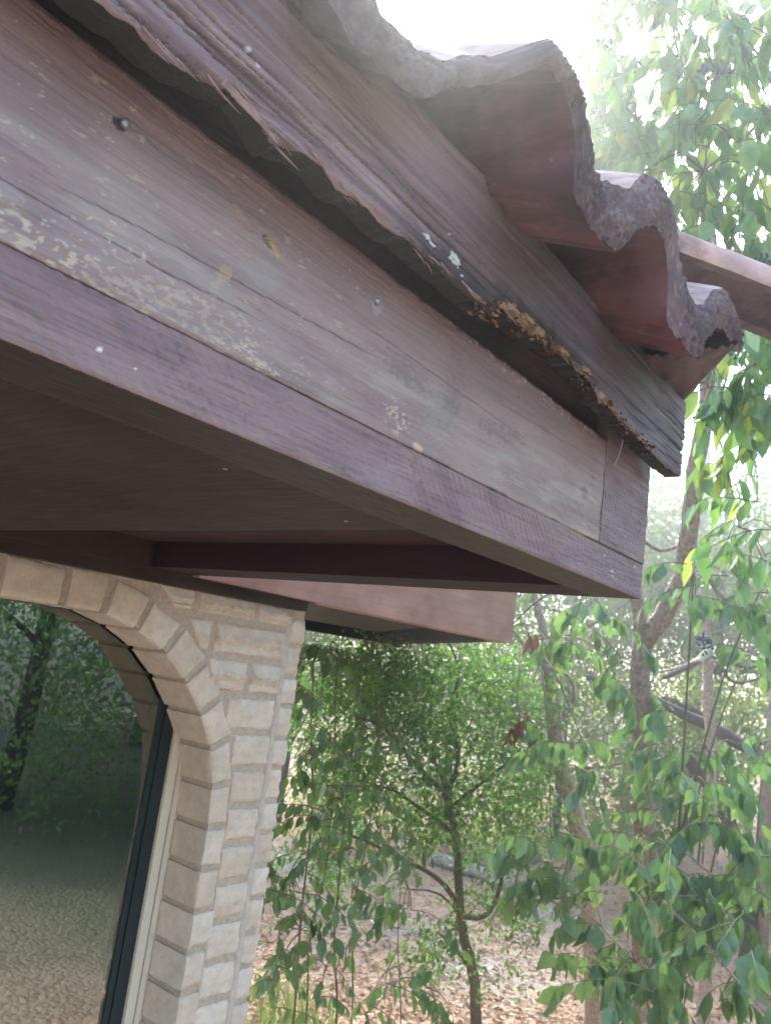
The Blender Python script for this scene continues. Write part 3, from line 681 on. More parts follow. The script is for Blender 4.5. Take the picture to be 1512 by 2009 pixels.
# ---- brick wall with the arch
YW, YR = 1.370, 1.490
def nz3(p, s): return mn.noise(Vector(p) * s)
def brick(mb, q, y0, y1, amp=.0016, craggy=0.0, res=.0075, seed=0.0):
    """q: four XZ corners (ll, lr, ur, ul); a subdivided solid with rounded, uneven faces"""
    q = np.array(q, float); w_ = np.linalg.norm(q[1] - q[0]); h_ = np.linalg.norm(q[3] - q[0]); d_ = y1 - y0
    nu, nv, nw = max(3, int(w_ / res)), max(3, int(h_ / res)), max(3, int(d_ / (res * 1.6)))
    rb = .003
    idx = {}; V = []; F = []
    cen = q.mean(0)
    def vert(i, j, k):
        key = (i, j, k)
        if key in idx: return idx[key]
        u, v_, t = i / nu, j / nv, k / nw
        xz = (q[0] * (1 - u) + q[1] * u) * (1 - v_) + (q[3] * (1 - u) + q[2] * u) * v_
        y = y0 + d_ * t; p = np.array([xz[0], y, xz[1]])
        # rounding: pull edges in
        eu = min(u, 1 - u) * w_; ev = min(v_, 1 - v_) * h_; ew = t * d_
        fr = 1 - min(1, ew / rb); fe = max(1 - min(1, eu / rb), 1 - min(1, ev / rb))
        pull = (fr * fe) ** 1.5 * rb * .6
        dirc = np.array([cen[0] - xz[0], 0, cen[1] - xz[1]]); dirc /= (np.linalg.norm(dirc) + 1e-6)
        p = p + dirc * pull; p[1] += pull * .8
        nn = nz3(p + seed, 55) * amp + nz3(p + seed, 140) * amp * .6
        if k == 0:
            p[1] += nn * 1.4 + max(0, 1 - ev / .012) ** 2 * .003
            if craggy:
                sh = .5 + .14 * nz3(np.array([p[0], 0, 0]) + seed, 60); g_ = math.exp(-((v_ - sh) / .13) ** 2)
                p[1] -= craggy * (g_ * (.7 + 1.1 * nz3(p + seed, 130)) + .35 * abs(nz3(p + seed, 90))) * (1 - fe)
                p[1] += craggy * .5 * math.exp(-((v_ - sh + .2) / .07) ** 2) * (1 - fe)
        p = p + dirc * nn * (1 if (eu < 1e-6 or ev < 1e-6) else 0)
        idx[key] = len(V); V.append(p); return idx[key]
    for i in range(nu):
        for j in range(nv): F.append((vert(i, j, 0), vert(i + 1, j, 0), vert(i + 1, j + 1, 0), vert(i, j + 1, 0)))
    for k in range(nw):
        for i in range(nu):
            F.append((vert(i, 0, k + 1), vert(i + 1, 0, k + 1), vert(i + 1, 0, k), vert(i, 0, k)))
            F.append((vert(i, nv, k), vert(i + 1, nv, k), vert(i + 1, nv, k + 1), vert(i, nv, k + 1)))
        for j in range(nv):
            F.append((vert(0, j, k), vert(0, j + 1, k), vert(0, j + 1, k + 1), vert(0, j, k + 1)))
            F.append((vert(nu, j, k + 1), vert(nu, j + 1, k + 1), vert(nu, j + 1, k), vert(nu, j, k)))
    mb.add(V, F)
CXA = .735
half = [(CXA, .030), (.82, .031), (.889, .026), (.974, .000), (1.040, -.036), (1.098, -.086), (1.153, -.150), (1.197, -.217), (1.221, -.290), (1.230, -.375), (1.231, -.46), (1.231, -.58)]
def arch_pts(n=90):
    R = smooth_line([(x, 0, z) for x, z in half], n)[:, [0, 2]]
    L = R[::-1].copy(); L[:, 0] = 2 * CXA - L[:, 0]; return np.vstack([L[:-1], R])
AP = arch_pts()
tan = np.gradient(AP, axis=0); tan /= np.linalg.norm(tan, axis=1)[:, None]; nor = np.stack([-tan[:, 1], tan[:, 0]], -1)   # outward
S = np.r_[0, np.cumsum(np.linalg.norm(np.diff(AP, axis=0), axis=1))]; SM = S[len(S) // 2]
def arch_at(s):
    p = np.array([np.interp(s, S, AP[:, 0]), np.interp(s, S, AP[:, 1])]); n_ = np.array([np.interp(s, S, nor[:, 0]), np.interp(s, S, nor[:, 1])])
    return p, n_ / np.linalg.norm(n_)
rw = MB(); rwl = MB()
mort = .014
k = 0; s = SM - .03; PI_ = .0855
while s + PI_ < S[-1]:
    for sgn in (1, -1):
        a0 = s + mort / 2; a1 = s + PI_ - mort / 2
        if sgn < 0: a0, a1 = 2 * SM - .015 - a1, 2 * SM - .015 - a0
        if a0 < 0: continue
        p0, n0_ = arch_at(a0); p1, n1_ = arch_at(a1)
        mid = abs((a0 + a1) / 2 - SM); wd = .072 - .018 * float(sm(.35, .75, mid)) + random.uniform(-.004, .003)
        n0_ = n0_ * wd; n1_ = n1_ * wd
        brick(rw, [p0, p1, p1 + n1_, p0 + n0_], YW - random.uniform(.0, .004), YR, .0012, .0, .007, seed=random.uniform(0, 50))
    s += PI_; k += 1
zj = -.46 - .004
jz = []
z = AP[-1][1] - .006
z = float(arch_at(min(s, S[-1]))[0][1])
zJ = z
PJ = .0815
while z > GZ + .1:
    fine = z > -.95
    for sgn in (1, -1):
        xj = 1.231 if sgn > 0 else 2 * CXA - 1.231; wj = random.uniform(.050, .060)
        q = [(xj, z - PJ + mort / 2), (xj + wj, z - PJ + mort / 2 + .002), (xj + wj, z - mort / 2 + .002), (xj, z - mort / 2)]
        if sgn < 0: q = [(xj - wj, z - PJ + mort / 2), (xj, z - PJ + mort / 2), (xj, z - mort / 2), (xj - wj, z - mort / 2)]
        brick(rw if sgn > 0 else rwl, q, YW - random.uniform(0, .004), YR, .0012, .0, .007 if fine and sgn > 0 else .04, seed=random.uniform(0, 50))
    z -= PJ
arch = rw.build('brick_arch', M['brick'], house, True, 38); rwl.build('brick_jamb', M['brick'], house, True, 38)
# field bricks
outer = AP + nor * (.076 - .018 * sm(.35, .75, np.abs(S - SM)))[:, None]
def field_x0(zc, side=1):                          # right of the arch at this height
    xs_ = [outer[i, 0] for i in range(len(outer) // 2, len(outer)) if abs(outer[i, 1] - zc) < .02]
    if zc > outer[:, 1].max(): return CXA
    if not xs_: return 1.293
    return max(min(xs_), .0)
fw = MB(); fwl = MB()
z = .1035
rowi = 0
while z > GZ + .05:
    z0, z1 = z - .0815 + mort, z
    if rowi == 0: z0 = .0625
    zc = (z0 + z1) / 2; fine = z > -.95
    for side in (1, -1):
        xl = max(np.interp(zc, outer[::-1][:len(outer) // 2, 1][np.argsort(outer[::-1][:len(outer) // 2, 1])], outer[::-1][:len(outer) // 2, 0][np.argsort(outer[::-1][:len(outer) // 2, 1])]) if zc > -.46 else 1.289, 0)
        x_end = 1.383 - .004 * (rowi % 2)
        if rowi < 3:
            xl_lo = xl
            cuts = {0: [.985, 1.075, 1.255, x_end], 1: [1.085, 1.155, x_end + .004], 2: [1.158, 1.278, x_end]}[rowi]
            if rowi == 0: cuts = [1.0, 1.095, 1.275, x_end]
        else: cuts = [xl - .003, x_end]
        for a0, a1 in zip(cuts[:-1], cuts[1:]):
            a0m = a0 + (mort * .6 if a0 != cuts[0] else 0); a1m = a1 - (mort * .4 if a1 != cuts[-1] else 0)
            if a1m - a0m < .012: continue
            q = [(a0m, z0), (a1m, z0), (a1m, z1), (a0m, z1)]
            if rowi in (0, 1) and a0 == cuts[0]: q[0] = (a0m + .045, z0)
            if side < 0: q = [(2 * CXA - x, zz) for x, zz in q]; q = [q[1], q[0], q[3], q[2]]
            brick(fw if side > 0 else fwl, q, YW + .001, YW + .06, .0022, .010 if rowi < 3 else .002, .0055 if fine and side > 0 else .05, seed=random.uniform(0, 50))
    z = z0 - mort; rowi += 1
# narrower return strip beyond the pier
z = .085; rowi = 0; fr_ = MB()
while z > GZ + .05:
    h = .060 + .012 * (rowi % 2); fine = z > -.95
    x1 = 1.452 + random.uniform(-.003, .003)
    brick(fr_, [(1.397, z - h), (x1, z - h), (x1, z), (1.397, z)], YW + .007 + .005 * (rowi % 2), YW + .30, .0022, .003, .008 if fine else .06, seed=random.uniform(0, 50))
    z -= h + .007; rowi += 1
wallp = fw.build('wall', M['brick'], house, True, 38); fwl.build('wall', M['brick'], house, True, 38); fr_.build('brick_return', M['brick'], house, True, 38)
mo = MB()
# mortar bed: front sheet outside the arch opening, and the lining of the reveal
n = len(AP); inn = AP + nor * .006
top = np.stack([np.linspace(-.6, 1.40, n), np.full(n, .122)], -1)
Vm = []
for i in range(n):
    for t in np.linspace(0, 1, 8):
        ox = outer[i] * (1 - t) + np.array([min(max(outer[i][0] + (outer[i][0] - CXA) * .5, -.2), 1.396), .118]) * t
        if i in (0,): pass
        Vm.append(ox)
fr = []
for i in range(n): fr.append((inn[i][0], YW + .0062, inn[i][1]))
for i in range(n): fr.append((outer[i][0], YW + .0062, outer[i][1]))
for i in range(n): fr.append((inn[i][0], YR, inn[i][1]))
F = [(i, i + 1, n + i + 1, n + i) for i in range(n - 1)] + [(i, 2 * n + i, 2 * n + i + 1, i + 1) for i in range(n - 1)]
mo.add(fr, F)
cols = []
xsm = np.unique(np.r_[np.linspace(.07, 1.40, 180)])
oR = outer
def zarch(x):
    xr = x if x >= CXA else 2 * CXA - x
    h_ = len(oR) // 2; X_ = oR[h_:, 0]; Z_ = oR[h_:, 1]
    return np.interp(xr, X_, Z_) if xr < X_[-1] - .001 else GZ
Vs = []
for x in xsm:
    zz = zarch(x)
    for zq in (zz, .123): Vs.append((x, YW + .0064, zq))
mo.add(Vs, grid_faces(len(xsm), 2))
mo.box((1.237, YW + .0070, GZ), (1.300, YR, -.40)); mo.box((2 * CXA - 1.300, YW + .0095, GZ), (2 * CXA - 1.237, YR, -.40))
mo.box((1.300, YW + .0075, GZ), (1.399, YW + .5, .124)); mo.box((1.3995, YW + .0145, GZ), (1.447, YW + .5, .1235))
mo.box((-.6, YW + .01, GZ), (2 * CXA - 1.300, YW + .4, .1235))
mo.build('mortar', M['mortar'], wallp)
# ragged smear of mortar down the pier's edge
sm_ = MB(); pts = []
for i in range(60):
    zz = .09 - i * .034; pts.append((1.389 + .007 * mn.noise(Vector((0, 0, zz * 13))), YW + .010 + .003 * mn.noise(Vector((3, 0, zz * 14))), zz))
sm_.tube(smooth_line(pts, 260), .0105, 9, .22); sm_.build('mortar_smear', M['smear'], wallp, True)

# window: casing, sash, glass, room
wf = MB()
def frame_rect(mb, x0, x1, z0, z1, wd, y0, y1):
    mb.box((x0, y0, z0), (x0 + wd, y1, z1)); mb.box((x1 - wd, y0, z0), (x1, y1, z1))
    mb.box((x0 + wd, y0, z1 - wd), (x1 - wd, y1, z1)); mb.box((x0 + wd, y0, z0), (x1 - wd, y1, z0 + wd))
for st_, dy in ((.0, .0), (.014, -.004), (.030, -.001)):
    frame_rect(wf, 2 * CXA - 1.242 + st_, 1.242 - st_, -1.30 + st_, .16 - st_, .0135 if st_ < .03 else .022, YR - .006 + dy, YR + .05)
win = wf.build('window', M['casing'], house)
sf = MB(); frame_rect(sf, 2 * CXA - 1.189, 1.189, -1.247, .107, .030, YR + .001, YR + .05); frame_rect(sf, 2 * CXA - 1.1585, 1.1585, -1.2165, .0765, .014, YR + .005, YR + .05)
sf.build('sash', M['sash'], win)
g = MB(); g.box((2 * CXA - 1.146, YR + .009, -1.205), (1.146, YR + .014, .065)); g.build('pane', M['glass'], win)
wl = MB(); wl.box((-.55, YR + .052, .10), (1.44, YR + .07, .16)); wl.box((1.16, YR + .052, GZ), (1.44, YR + .07, .1)); wl.box((-.55, YR + .052, GZ), (2 * CXA - 1.16, YR + .07, .1)); wl.box((2 * CXA - 1.16, YR + .052, GZ), (1.16, YR + .07, -1.23))
wl.box((-.55, YR + .071, -1.9), (-.53, 4.2, .16)); wl.box((1.42, YR + .071, -1.9), (1.44, 4.2, .16)); wl.box((-.53, 4.18, -1.9), (1.42, 4.2, .16)); wl.box((-.53, YR + .071, .14), (1.42, 4.18, .16))
wl.box((-.53, YR + .071, -1.9), (1.42, 4.18, -1.85))
wl.build('room_lining', M['room'], win)
cu = MB(); V = []
xx = np.linspace(.855, .955, 60)
for zq in (-1.25, .13): V.append(np.stack([xx, YR + .075 + .012 * np.sin(xx * 230) + .006 * np.sin(xx * 91), np.full_like(xx, zq)], -1))
cu.add(np.array(V), grid_faces(2, 60)); mu = MB(); mu.box((.785, YR + .03, -1.24), (.845, YR + .06, .13)); mu.build('mullion', M['curtain'], win); cu.build('curtain', M['curtain'], win, True)

# ---- the farther eave of the same house
Y2, X2 = 1.29, 2.345
m = MB(); m.box((1.026, Y2, .127), (X2, Y2 + .0235, .345)); m.box((1.45, Y2 + .0235, .1272), (X2 - .001, Y2 + .065, .344)); far = m.build('eave_fascia', M['fasciafar'], house); far['label'] = 'pinkish brown fascia of the farther eave'
def obox(mb, p, q, wd, z0, z1, side=1):
    p = np.array(p, float); q = np.array(q, float); d = (q - p) / np.linalg.norm(q - p); n_ = np.array([-d[1], d[0]]) * wd * side
    poly = [p, q, q + n_, p + n_] if side > 0 else [p, p + n_, q + n_, q]; mb.prism([tuple(a) for a in poly], z0, z1)
m = MB(); obox(m, (X2 - .002, Y2 + .0655), (3.72, 2.84), .075, .1275, .32, 1); obox(m, (3.72, 2.842), (1.5, 2.90), .08, .1265, .32, 1)
m.build('side_beam', M['beam'], house)
m = MB(); m.prism([(1.44, 1.356), (1.93, 1.356), (2.48, 1.96), (2.02, 2.05), (1.44, 2.05)], .1285, .15)
so2 = m.build('soffit', M['soffit'], house)
m = MB(); m.prism([(1.44, 1.357), (2.40, 1.357), (3.65, 2.83), (1.44, 2.90)], .19, .21); m.build('raised_panel', M['beam'], so2)
m = MB(); m.prism([(1.40, 1.25), (2.40, 1.25), (3.86, 2.86), (1.5, 3.05)], .346, .40); m.build('roof_deck', M['deck'], house)
m = MB(); m.box((1.40, YW + .5, GZ), (1.46, 3.4, .20)); m.build('wall', M['mortar'], house)

# ================================================================== FOLIAGE
LT = np.array([(0, 0, 0), (.25, .40, .03), (.25, 0, -.02), (.25, -.40, .03), (.52, .50, .03), (.52, 0, -.03), (.52, -.50, .03), (.80, .26, -.01), (.80, 0, -.05), (.80, -.26, -.01), (1.03, 0, -.12)])
LFc = [(0, 2, 1), (0, 3, 2), (1, 2, 5, 4), (2, 3, 6, 5), (4, 5, 8, 7), (5, 6, 9, 8), (7, 8, 10), (8, 9, 10)]
ST = np.array([(0, 0, 0), (.5, .5, .08), (1, 0, 0), (.5, -.5, .08)]); SF = [(0, 1, 2, 3)]
def add_leaves(mb, P, D, Nn, L, W, small=False):
    P = np.asarray(P, float); n = len(P)
    if n == 0: return
    D = D / np.linalg.norm(D, axis=1)[:, None]; Nn = Nn - D * (Nn * D).sum(1)[:, None]; Nn /= np.linalg.norm(Nn, axis=1)[:, None] + 1e-9
    Sd = np.cross(Nn, D); T = ST if small else LT; FT = SF if small else LFc
    V = P[:, None, :] + D[:, None, :] * (T[:, 0][None, :, None] * L[:, None, None]) + Sd[:, None, :] * (T[:, 1][None, :, None] * W[:, None, None]) + Nn[:, None, :] * (T[:, 2][None, :, None] * (L * rng.uniform(.2, 2.6, n))[:, None, None])
    k = len(T); V = V.reshape(-1, 3)
    F = [tuple(np.array(f)) for f in FT]
    base = np.arange(n) * k; faces = []
    for f in FT:
        faces += list(map(tuple, (base[:, None] + np.array(f)[None]).tolist()))
    mb.add(V, faces)
def rand_dir(n): v = rng.normal(size=(n, 3)); return v / np.linalg.norm(v, axis=1)[:, None]
def twig_leaves(lf, tw, p0, d0, length, nl, L, droop=.6, wr=.46, tr=.0022):
    """one twig bending down under its pairs of hanging leaves"""
    pts = [np.array(p0, float)]; d = np.array(d0, float); d /= np.linalg.norm(d); k = 7
    for i in range(k):
        d = d + np.array([0, 0, -droop / k]) + rng.normal(size=3) * .08; d /= np.linalg.norm(d); pts.append(pts[-1] + d * length / k)
    pts = np.array(pts); tw.tube(pts, [tr, tr * .4], 5)
    t = np.linspace(.12, 1, nl); idx = np.clip((t * k), 0, k - 1e-6); i0 = idx.astype(int); f = idx - i0
    P = pts[i0] * (1 - f)[:, None] + pts[np.minimum(i0 + 1, k)] * f[:, None]
    R = rng.normal(size=(nl, 3)); R[:, 2] = 0
    D = R * .36 + np.array([0, 0, -1.0]) + (pts[-1] - pts[0]) / length * .35
    Nn = rng.normal(size=(nl, 3)); Nn[:, 2] = np.abs(Nn[:, 2]) * .6 + .1
    Ls = L * rng.uniform(.52, 1.18, nl); add_leaves(lf, P, D, Nn, Ls, Ls * wr * rng.uniform(.72, 1.15, nl))
def region_twigs(lf, tw, regs, L=.095, droop=.9, stems=None, nl=(6, 11), wr=.46):
    for (px, py, rx, ry, d0, d1, n_) in regs:
        c = at(px, py - ry * .5, (d0 + d1) / 2); S_ = np.vstack(stems)
        q = S_[np.argmin(np.linalg.norm(S_ - c, axis=1))]; ln = np.linalg.norm(q - c)
        tw.tube(smooth_line([q, (q + c) / 2 + [0, 0, .12 * ln], c], 9), [.0022 + .004 * ln, .0022], 6)
        for i in range(n_):
            a = at(px + rng.uniform(-rx, rx), py + rng.uniform(-ry, ry), rng.uniform(d0, d1))
            dr = rand_dir(1)[0]; dr[2] = abs(dr[2]) * .3
            tw.tube(smooth_line([c, (a + c) / 2 + [0, 0, .03], a], 6), [.002, .0016], 4)
            twig_leaves(lf, tw, a, dr, rng.uniform(.14, .30), int(rng.integers(*nl)), L, droop, wr)
def berries(px, py, d, parent, n=42, r=.030):
    c = at(px, py, d); m = MB()
    for i in range(n):
        p = c + rand_dir(1)[0] * r * rng.uniform(.3, 1) * np.array([1, 1, 1.2]); q = rng.uniform(.0034, .0048); V = []
        for a in range(1, 5):
            for k in range(7):
                th = math.pi * a / 5; ph = 2 * math.pi * k / 7; V.append(p + q * np.array([math.sin(th) * math.cos(ph), math.sin(th) * math.sin(ph), math.cos(th)]))
        m.add(V, [(a * 7 + k, a * 7 + 7 + k, a * 7 + 7 + (k + 1) % 7, a * 7 + (k + 1) % 7) for a in range(3) for k in range(7)] + [tuple(range(7)), tuple(21 + k for k in range(7))[::-1]])
    return m.build('berry_cluster', M['berry'], parent, True)
def branch(mb, px_pts, d0, d1, r0, r1, sides=8, n=20, wob=.06):
    k = len(px_pts); P = [at(px, py, d0 + (d1 - d0) * i / (k - 1)) for i, (px, py) in enumerate(px_pts)]
    P = smooth_line(P, n); P[1:-1] += rng.normal(size=(n - 2, 3)) * r0 * .12; mb.tube(P, [r0, r1], sides, wob); mb.stems = getattr(mb, 'stems', []) + [P]; return P
def to_ground(px, py, d):                          # drop a trunk foot straight to the ground
    p = at(px, py, d); return np.array([p[0], p[1], float(ground_h(p[0], p[1])) - .05])
def trunk(mb, px_pts, d0, d1, r0, r1, n=26, sides=12):
    k = len(px_pts); P = [at(px, py, d0 + (d1 - d0) * i / (k - 1)) for i, (px, py) in enumerate(px_pts)]
    f = P[0]; P = [np.array([f[0], f[1], GZ - .08])] + P if P[0][2] > GZ + .15 else P
    P = smooth_line(P, n); P[1:-1] += rng.normal(size=(n - 2, 3)) * r0 * .08; mb.tube(P, [r0 * 1.15, r0, (r0 + r1) / 2, r1], sides, .05); mb.stems = getattr(mb, 'stems', []) + [P]; return P

def foot(P): return (float(P[0][0]), float(P[0][1]), GZ)

# --- tree A: forked privet, the thick trunk
tb = MB()
P = trunk(tb, [(1250, 2009), (1262, 1800), (1266, 1600), (1262, 1450), (1256, 1340), (1262, 1240)], 3.5, 3.4, .050, .042)
branch(tb, [(1262, 1260), (1300, 1210), (1340, 1130), (1352, 1040), (1366, 930), (1385, 780), (1400, 600), (1380, 300), (1420, 60), (1400, -200)], 3.4, 2.8, .042, .012, 10, 40)
branch(tb, [(1262, 1290), (1250, 1200), (1238, 1120), (1260, 1020), (1240, 900), (1250, 700), (1300, 400)], 3.4, 3.2, .030, .010)
branch(tb, [(1350, 1060), (1300, 1080), (1250, 1060), (1200, 1075)], 3.35, 3.1, .010, .005)
branch(tb, [(1352, 1050), (1390, 1130), (1440, 1190), (1530, 1200)], 3.2, 3.0, .012, .006)
branch(tb, [(1380, 800), (1450, 640), (1540, 520)], 2.9, 2.6, .012, .006)
branch(tb, [(1385, 700), (1300, 520), (1220, 330), (1160, 150)], 2.9, 2.7, .012, .004)
branch(tb, [(1400, 350), (1450, 280), (1530, 200)], 2.8, 2.6, .010, .004)
treeA = empty('privet_tree', foot(P)); tag(treeA, 'forked brown trunk tree bearing clusters of blue black berries', 'tree')
tb.build('trunk', M['bark'], treeA, True)
lf, tw = MB(), MB()
region_twigs(lf, tw, [
    (1180, 140, 90, 200, 2.3, 3.1, 22), (1300, 80, 160, 180, 2.2, 3.0, 40), (1440, 160, 110, 220, 2.1, 2.9, 36),
    (1250, 300, 100, 130, 2.3, 3.0, 26), (1380, 400, 100, 130, 2.1, 2.8, 24), (1470, 420, 70, 200, 2.0, 2.7, 22),
    (1300, 560, 90, 80, 2.4, 3.0, 10), (1440, 690, 80, 60, 1.9, 2.5, 16), (1480, 800, 60, 60, 1.9, 2.5, 9),
    (1400, 760, 40, 60, 2.0, 2.5, 6), (1480, 930, 60, 60, 2.1, 2.8, 5), (1450, 1060, 80, 50, 2.2, 2.9, 6),
    (1120, 60, 60, 90, 2.6, 3.2, 14), (1150, 260, 50, 100, 2.6, 3.2, 12), (1215, 430, 50, 60, 2.6, 3.1, 9), (1110, -60, 80, 60, 2.6, 3.2, 8), (1300, -300, 300, 200, 2.2, 3.2, 50), (1600, 300, 80, 400, 2.2, 3.0, 30)], .098, 1.0, tb.stems)
lf.build('crown', M['privet'], treeA, True); tw.build('twigs', M['twig'], treeA)
for q in ((1140, 90, 2.5), (1185, 85, 2.5), (1250, 130, 2.45), (1375, 145, 2.4), (1415, 150, 2.4), (1168, 215, 2.6), (1380, 812, 2.1), (1490, 520, 2.1), (1380, 1262, 2.3), (1118, 700, 2.6), (1425, 690, 2.1)):
    berries(*q, treeA)
# --- tree B: leaning pale trunk
tb = MB()
P = trunk(tb, [(1166, 2009), (1160, 1850), (1150, 1700), (1128, 1600), (1103, 1520), (1088, 1430), (1078, 1340), (1074, 1250)], 3.9, 3.7, .046, .036)
branch(tb, [(1075, 1270), (1055, 1200), (1040, 1140), (1000, 1050)], 3.7, 3.6, .024, .012)
branch(tb, [(1100, 1430), (1125, 1380), (1118, 1330), (1060, 1300), (1000, 1230)], 3.7, 3.4, .012, .004)
branch(tb, [(1130, 1600), (1160, 1640), (1060, 1740), (1000, 1800)], 3.8, 3.4, .005, .002, 6)
treeB = empty('privet_tree', foot(P)); tag(treeB, 'leaning pale trunked tree with sparse hanging leaves, left of the forked trunk', 'tree')
tb.build('trunk', M['barkpale'], treeB, True)
lf, tw = MB(), MB()
region_twigs(lf, tw, [
    (1150, 1180, 60, 40, 2.6, 3.3, 5), (1080, 1280, 50, 30, 2.8, 3.3, 3), (1220, 1320, 40, 35, 2.6, 3.2, 4), (1140, 1470, 40, 40, 2.6, 3.0, 4),
    (1080, 1640, 40, 30, 2.6, 3.1, 3), (1110, 1720, 40, 30, 2.6, 3.1, 3), (1030, 1690, 40, 40, 2.8, 3.2, 3), (1160, 1790, 40, 40, 2.6, 3.1, 4), (1010, 1420, 30, 30, 2.9, 3.2, 1),
    (1170, 1880, 60, 20, 2.3, 2.7, 5), (1245, 1900, 50, 20, 2.2, 2.6, 5)], .086, .9, tb.stems, wr=.60)
lf.build('crown', M['privetdark'], treeB, True); tw.build('twigs', M['twig'], treeB)
# --- tree C: thin straight trunk
tb = MB()
P = trunk(tb, [(1378, 2009), (1388, 1800), (1396, 1600), (1392, 1450), (1386, 1290), (1380, 1150)], 4.4, 4.3, .034, .024)
branch(tb, [(1386, 1290), (1330, 1310), (1260, 1330), (1200, 1380)], 4.3, 4.0, .010, .004)
branch(tb, [(1388, 1300), (1450, 1290), (1530, 1250)], 4.3, 4.0, .010, .004)
branch(tb, [(1535, 1800), (1480, 1770), (1400, 1720), (1330, 1660)], 2.9, 2.6, .008, .003)
branch(tb, [(1300, 1770), (1380, 1850), (1450, 1930), (1520, 2010)], 2.4, 2.3, .005, .003)
treeC = empty('privet_tree', foot(P)); tag(treeC, 'thin straight grey trunk with drooping dark leaf sprays, right of the forked trunk', 'tree')
tb.build('trunk', M['barkpale'], treeC, True)
lf, tw = MB(), MB()
region_twigs(lf, tw, [
    (1390, 1490, 70, 30, 2.6, 3.2, 9), (1340, 1560, 60, 35, 2.5, 3.1, 9), (1430, 1590, 60, 35, 2.5, 3.1, 8), (1270, 1680, 60, 40, 2.4, 3.0, 9),
    (1310, 1760, 70, 40, 2.3, 2.9, 11), (1480, 1700, 60, 60, 2.4, 3.0, 12), (1410, 1830, 60, 40, 2.2, 2.8, 8), (1330, 1930, 60, 30, 2.1, 2.6, 7), (1470, 1920, 60, 60, 2.1, 2.6, 7),
    (1480, 1300, 60, 60, 2.6, 3.3, 4), (1300, 1430, 50, 40, 2.8, 3.3, 4), (1500, 1480, 50, 50, 2.8, 3.4, 4), (1360, 1150, 80, 50, 2.2, 2.9, 6), (1490, 1180, 50, 40, 2.3, 2.8, 5)], .086, .9, tb.stems, wr=.60)
lf.build('crown', M['privetdark'], treeC, True); tw.build('twigs', M['twig'], treeC)
# --- oak shrub in the middle
tb = MB()
P = trunk(tb, [(936, 2060), (930, 1930), (908, 1830), (900, 1740), (896, 1650), (880, 1590), (872, 1540)], 3.6, 3.5, .026, .014)
br_px = [([(903, 1780), (860, 1725), (800, 1692), (755, 1668), (690, 1640)], 3.6, 3.4, .014, .005), ([(893, 1640), (830, 1590), (770, 1552), (700, 1530)], 3.5, 3.4, .011, .004),
         ([(876, 1560), (820, 1505), (785, 1462), (740, 1420), (700, 1410)], 3.5, 3.3, .013, .005), ([(878, 1560), (900, 1480), (880, 1400), (900, 1320), (880, 1260)], 3.5, 3.6, .012, .004),
         ([(905, 1800), (960, 1790), (990, 1700), (1010, 1640)], 3.6, 3.7, .014, .005), ([(880, 1590), (940, 1540), (1010, 1490), (1080, 1480)], 3.5, 3.6, .011, .004),
         ([(872, 1540), (850, 1480), (860, 1420)], 3.5, 3.5, .009, .004), ([(920, 1900), (890, 1860), (860, 1830)], 3.6, 3.5, .010, .004), ([(903, 1800), (880, 1770), (850, 1750), (800, 1745)], 3.6, 3.6, .008, .003)]
for a in br_px: branch(tb, *a, sides=7)
oakT = empty('oak_shrub', foot(P)); tag(oakT, 'small leaved bright green oak with dark crooked trunk, beyond the brick pier', 'tree')
tb.build('trunk', M['barkgrey'], oakT, True)
lf = MB(); tw = MB()
def small_cloud(lf, regs, L, droopy=.3, tw=None):
    for (px, py, rx, ry, d0, d1, n_) in regs:
        ncl = max(1, n_ // 14)
        for i in range(ncl):
            u = rng.normal(size=2) * .55; c = at(px + u[0] * rx, py + u[1] * ry, rng.uniform(d0, d1))
            dr = rand_dir(1)[0]; k = 14; t = rng.uniform(0, 1, k)
            Pp = c + dr * (t[:, None] * L * 7) + rng.normal(size=(k, 3)) * L * .8
            if tw is not None: tw.tube([c - dr * L, c + dr * L * 3.5, c + dr * L * 7 - [0, 0, L * .3]], [L * .035, L * .02], 4)
            D = rand_dir(k) + dr * .5 + [0, 0, -droopy]; Nn = rand_dir(k); Nn[:, 2] = np.abs(Nn[:, 2]) + .4
            Ls = L * rng.uniform(.7, 1.3, k); add_leaves(lf, Pp, D, Nn, Ls, Ls * .5, True)
small_cloud(lf, [(665, 1470, 70, 150, 3.7, 4.5, 2600), (640, 1680, 60, 110, 3.7, 4.3, 1100), (700, 1330, 90, 50, 3.7, 4.6, 1400), (960, 1430, 110, 120, 3.2, 4.0, 2600), (820, 1400, 110, 90, 3.2, 3.9, 1800), (740, 1370, 70, 70, 3.2, 3.9, 900), (1030, 1560, 70, 80, 3.3, 4.0, 1300), (990, 1650, 60, 60, 3.4, 4.0, 700),
                (860, 1570, 90, 70, 3.2, 3.8, 900), (720, 1530, 70, 80, 3.2, 3.8, 900), (1000, 1330, 90, 60, 3.3, 4.1, 900), (800, 1640, 60, 40, 3.2, 3.8, 300), (960, 1740, 60, 50, 3.3, 3.9, 350),
                (860, 1860, 60, 50, 3.2, 3.8, 500), (1000, 1860, 40, 60, 3.3, 3.9, 250), (900, 1300, 150, 40, 3.3, 4.2, 900)], .030, .2, tw)
lf.build('crown', M['oak'], oakT); tw.build('twigs', M['barkdark'], oakT)
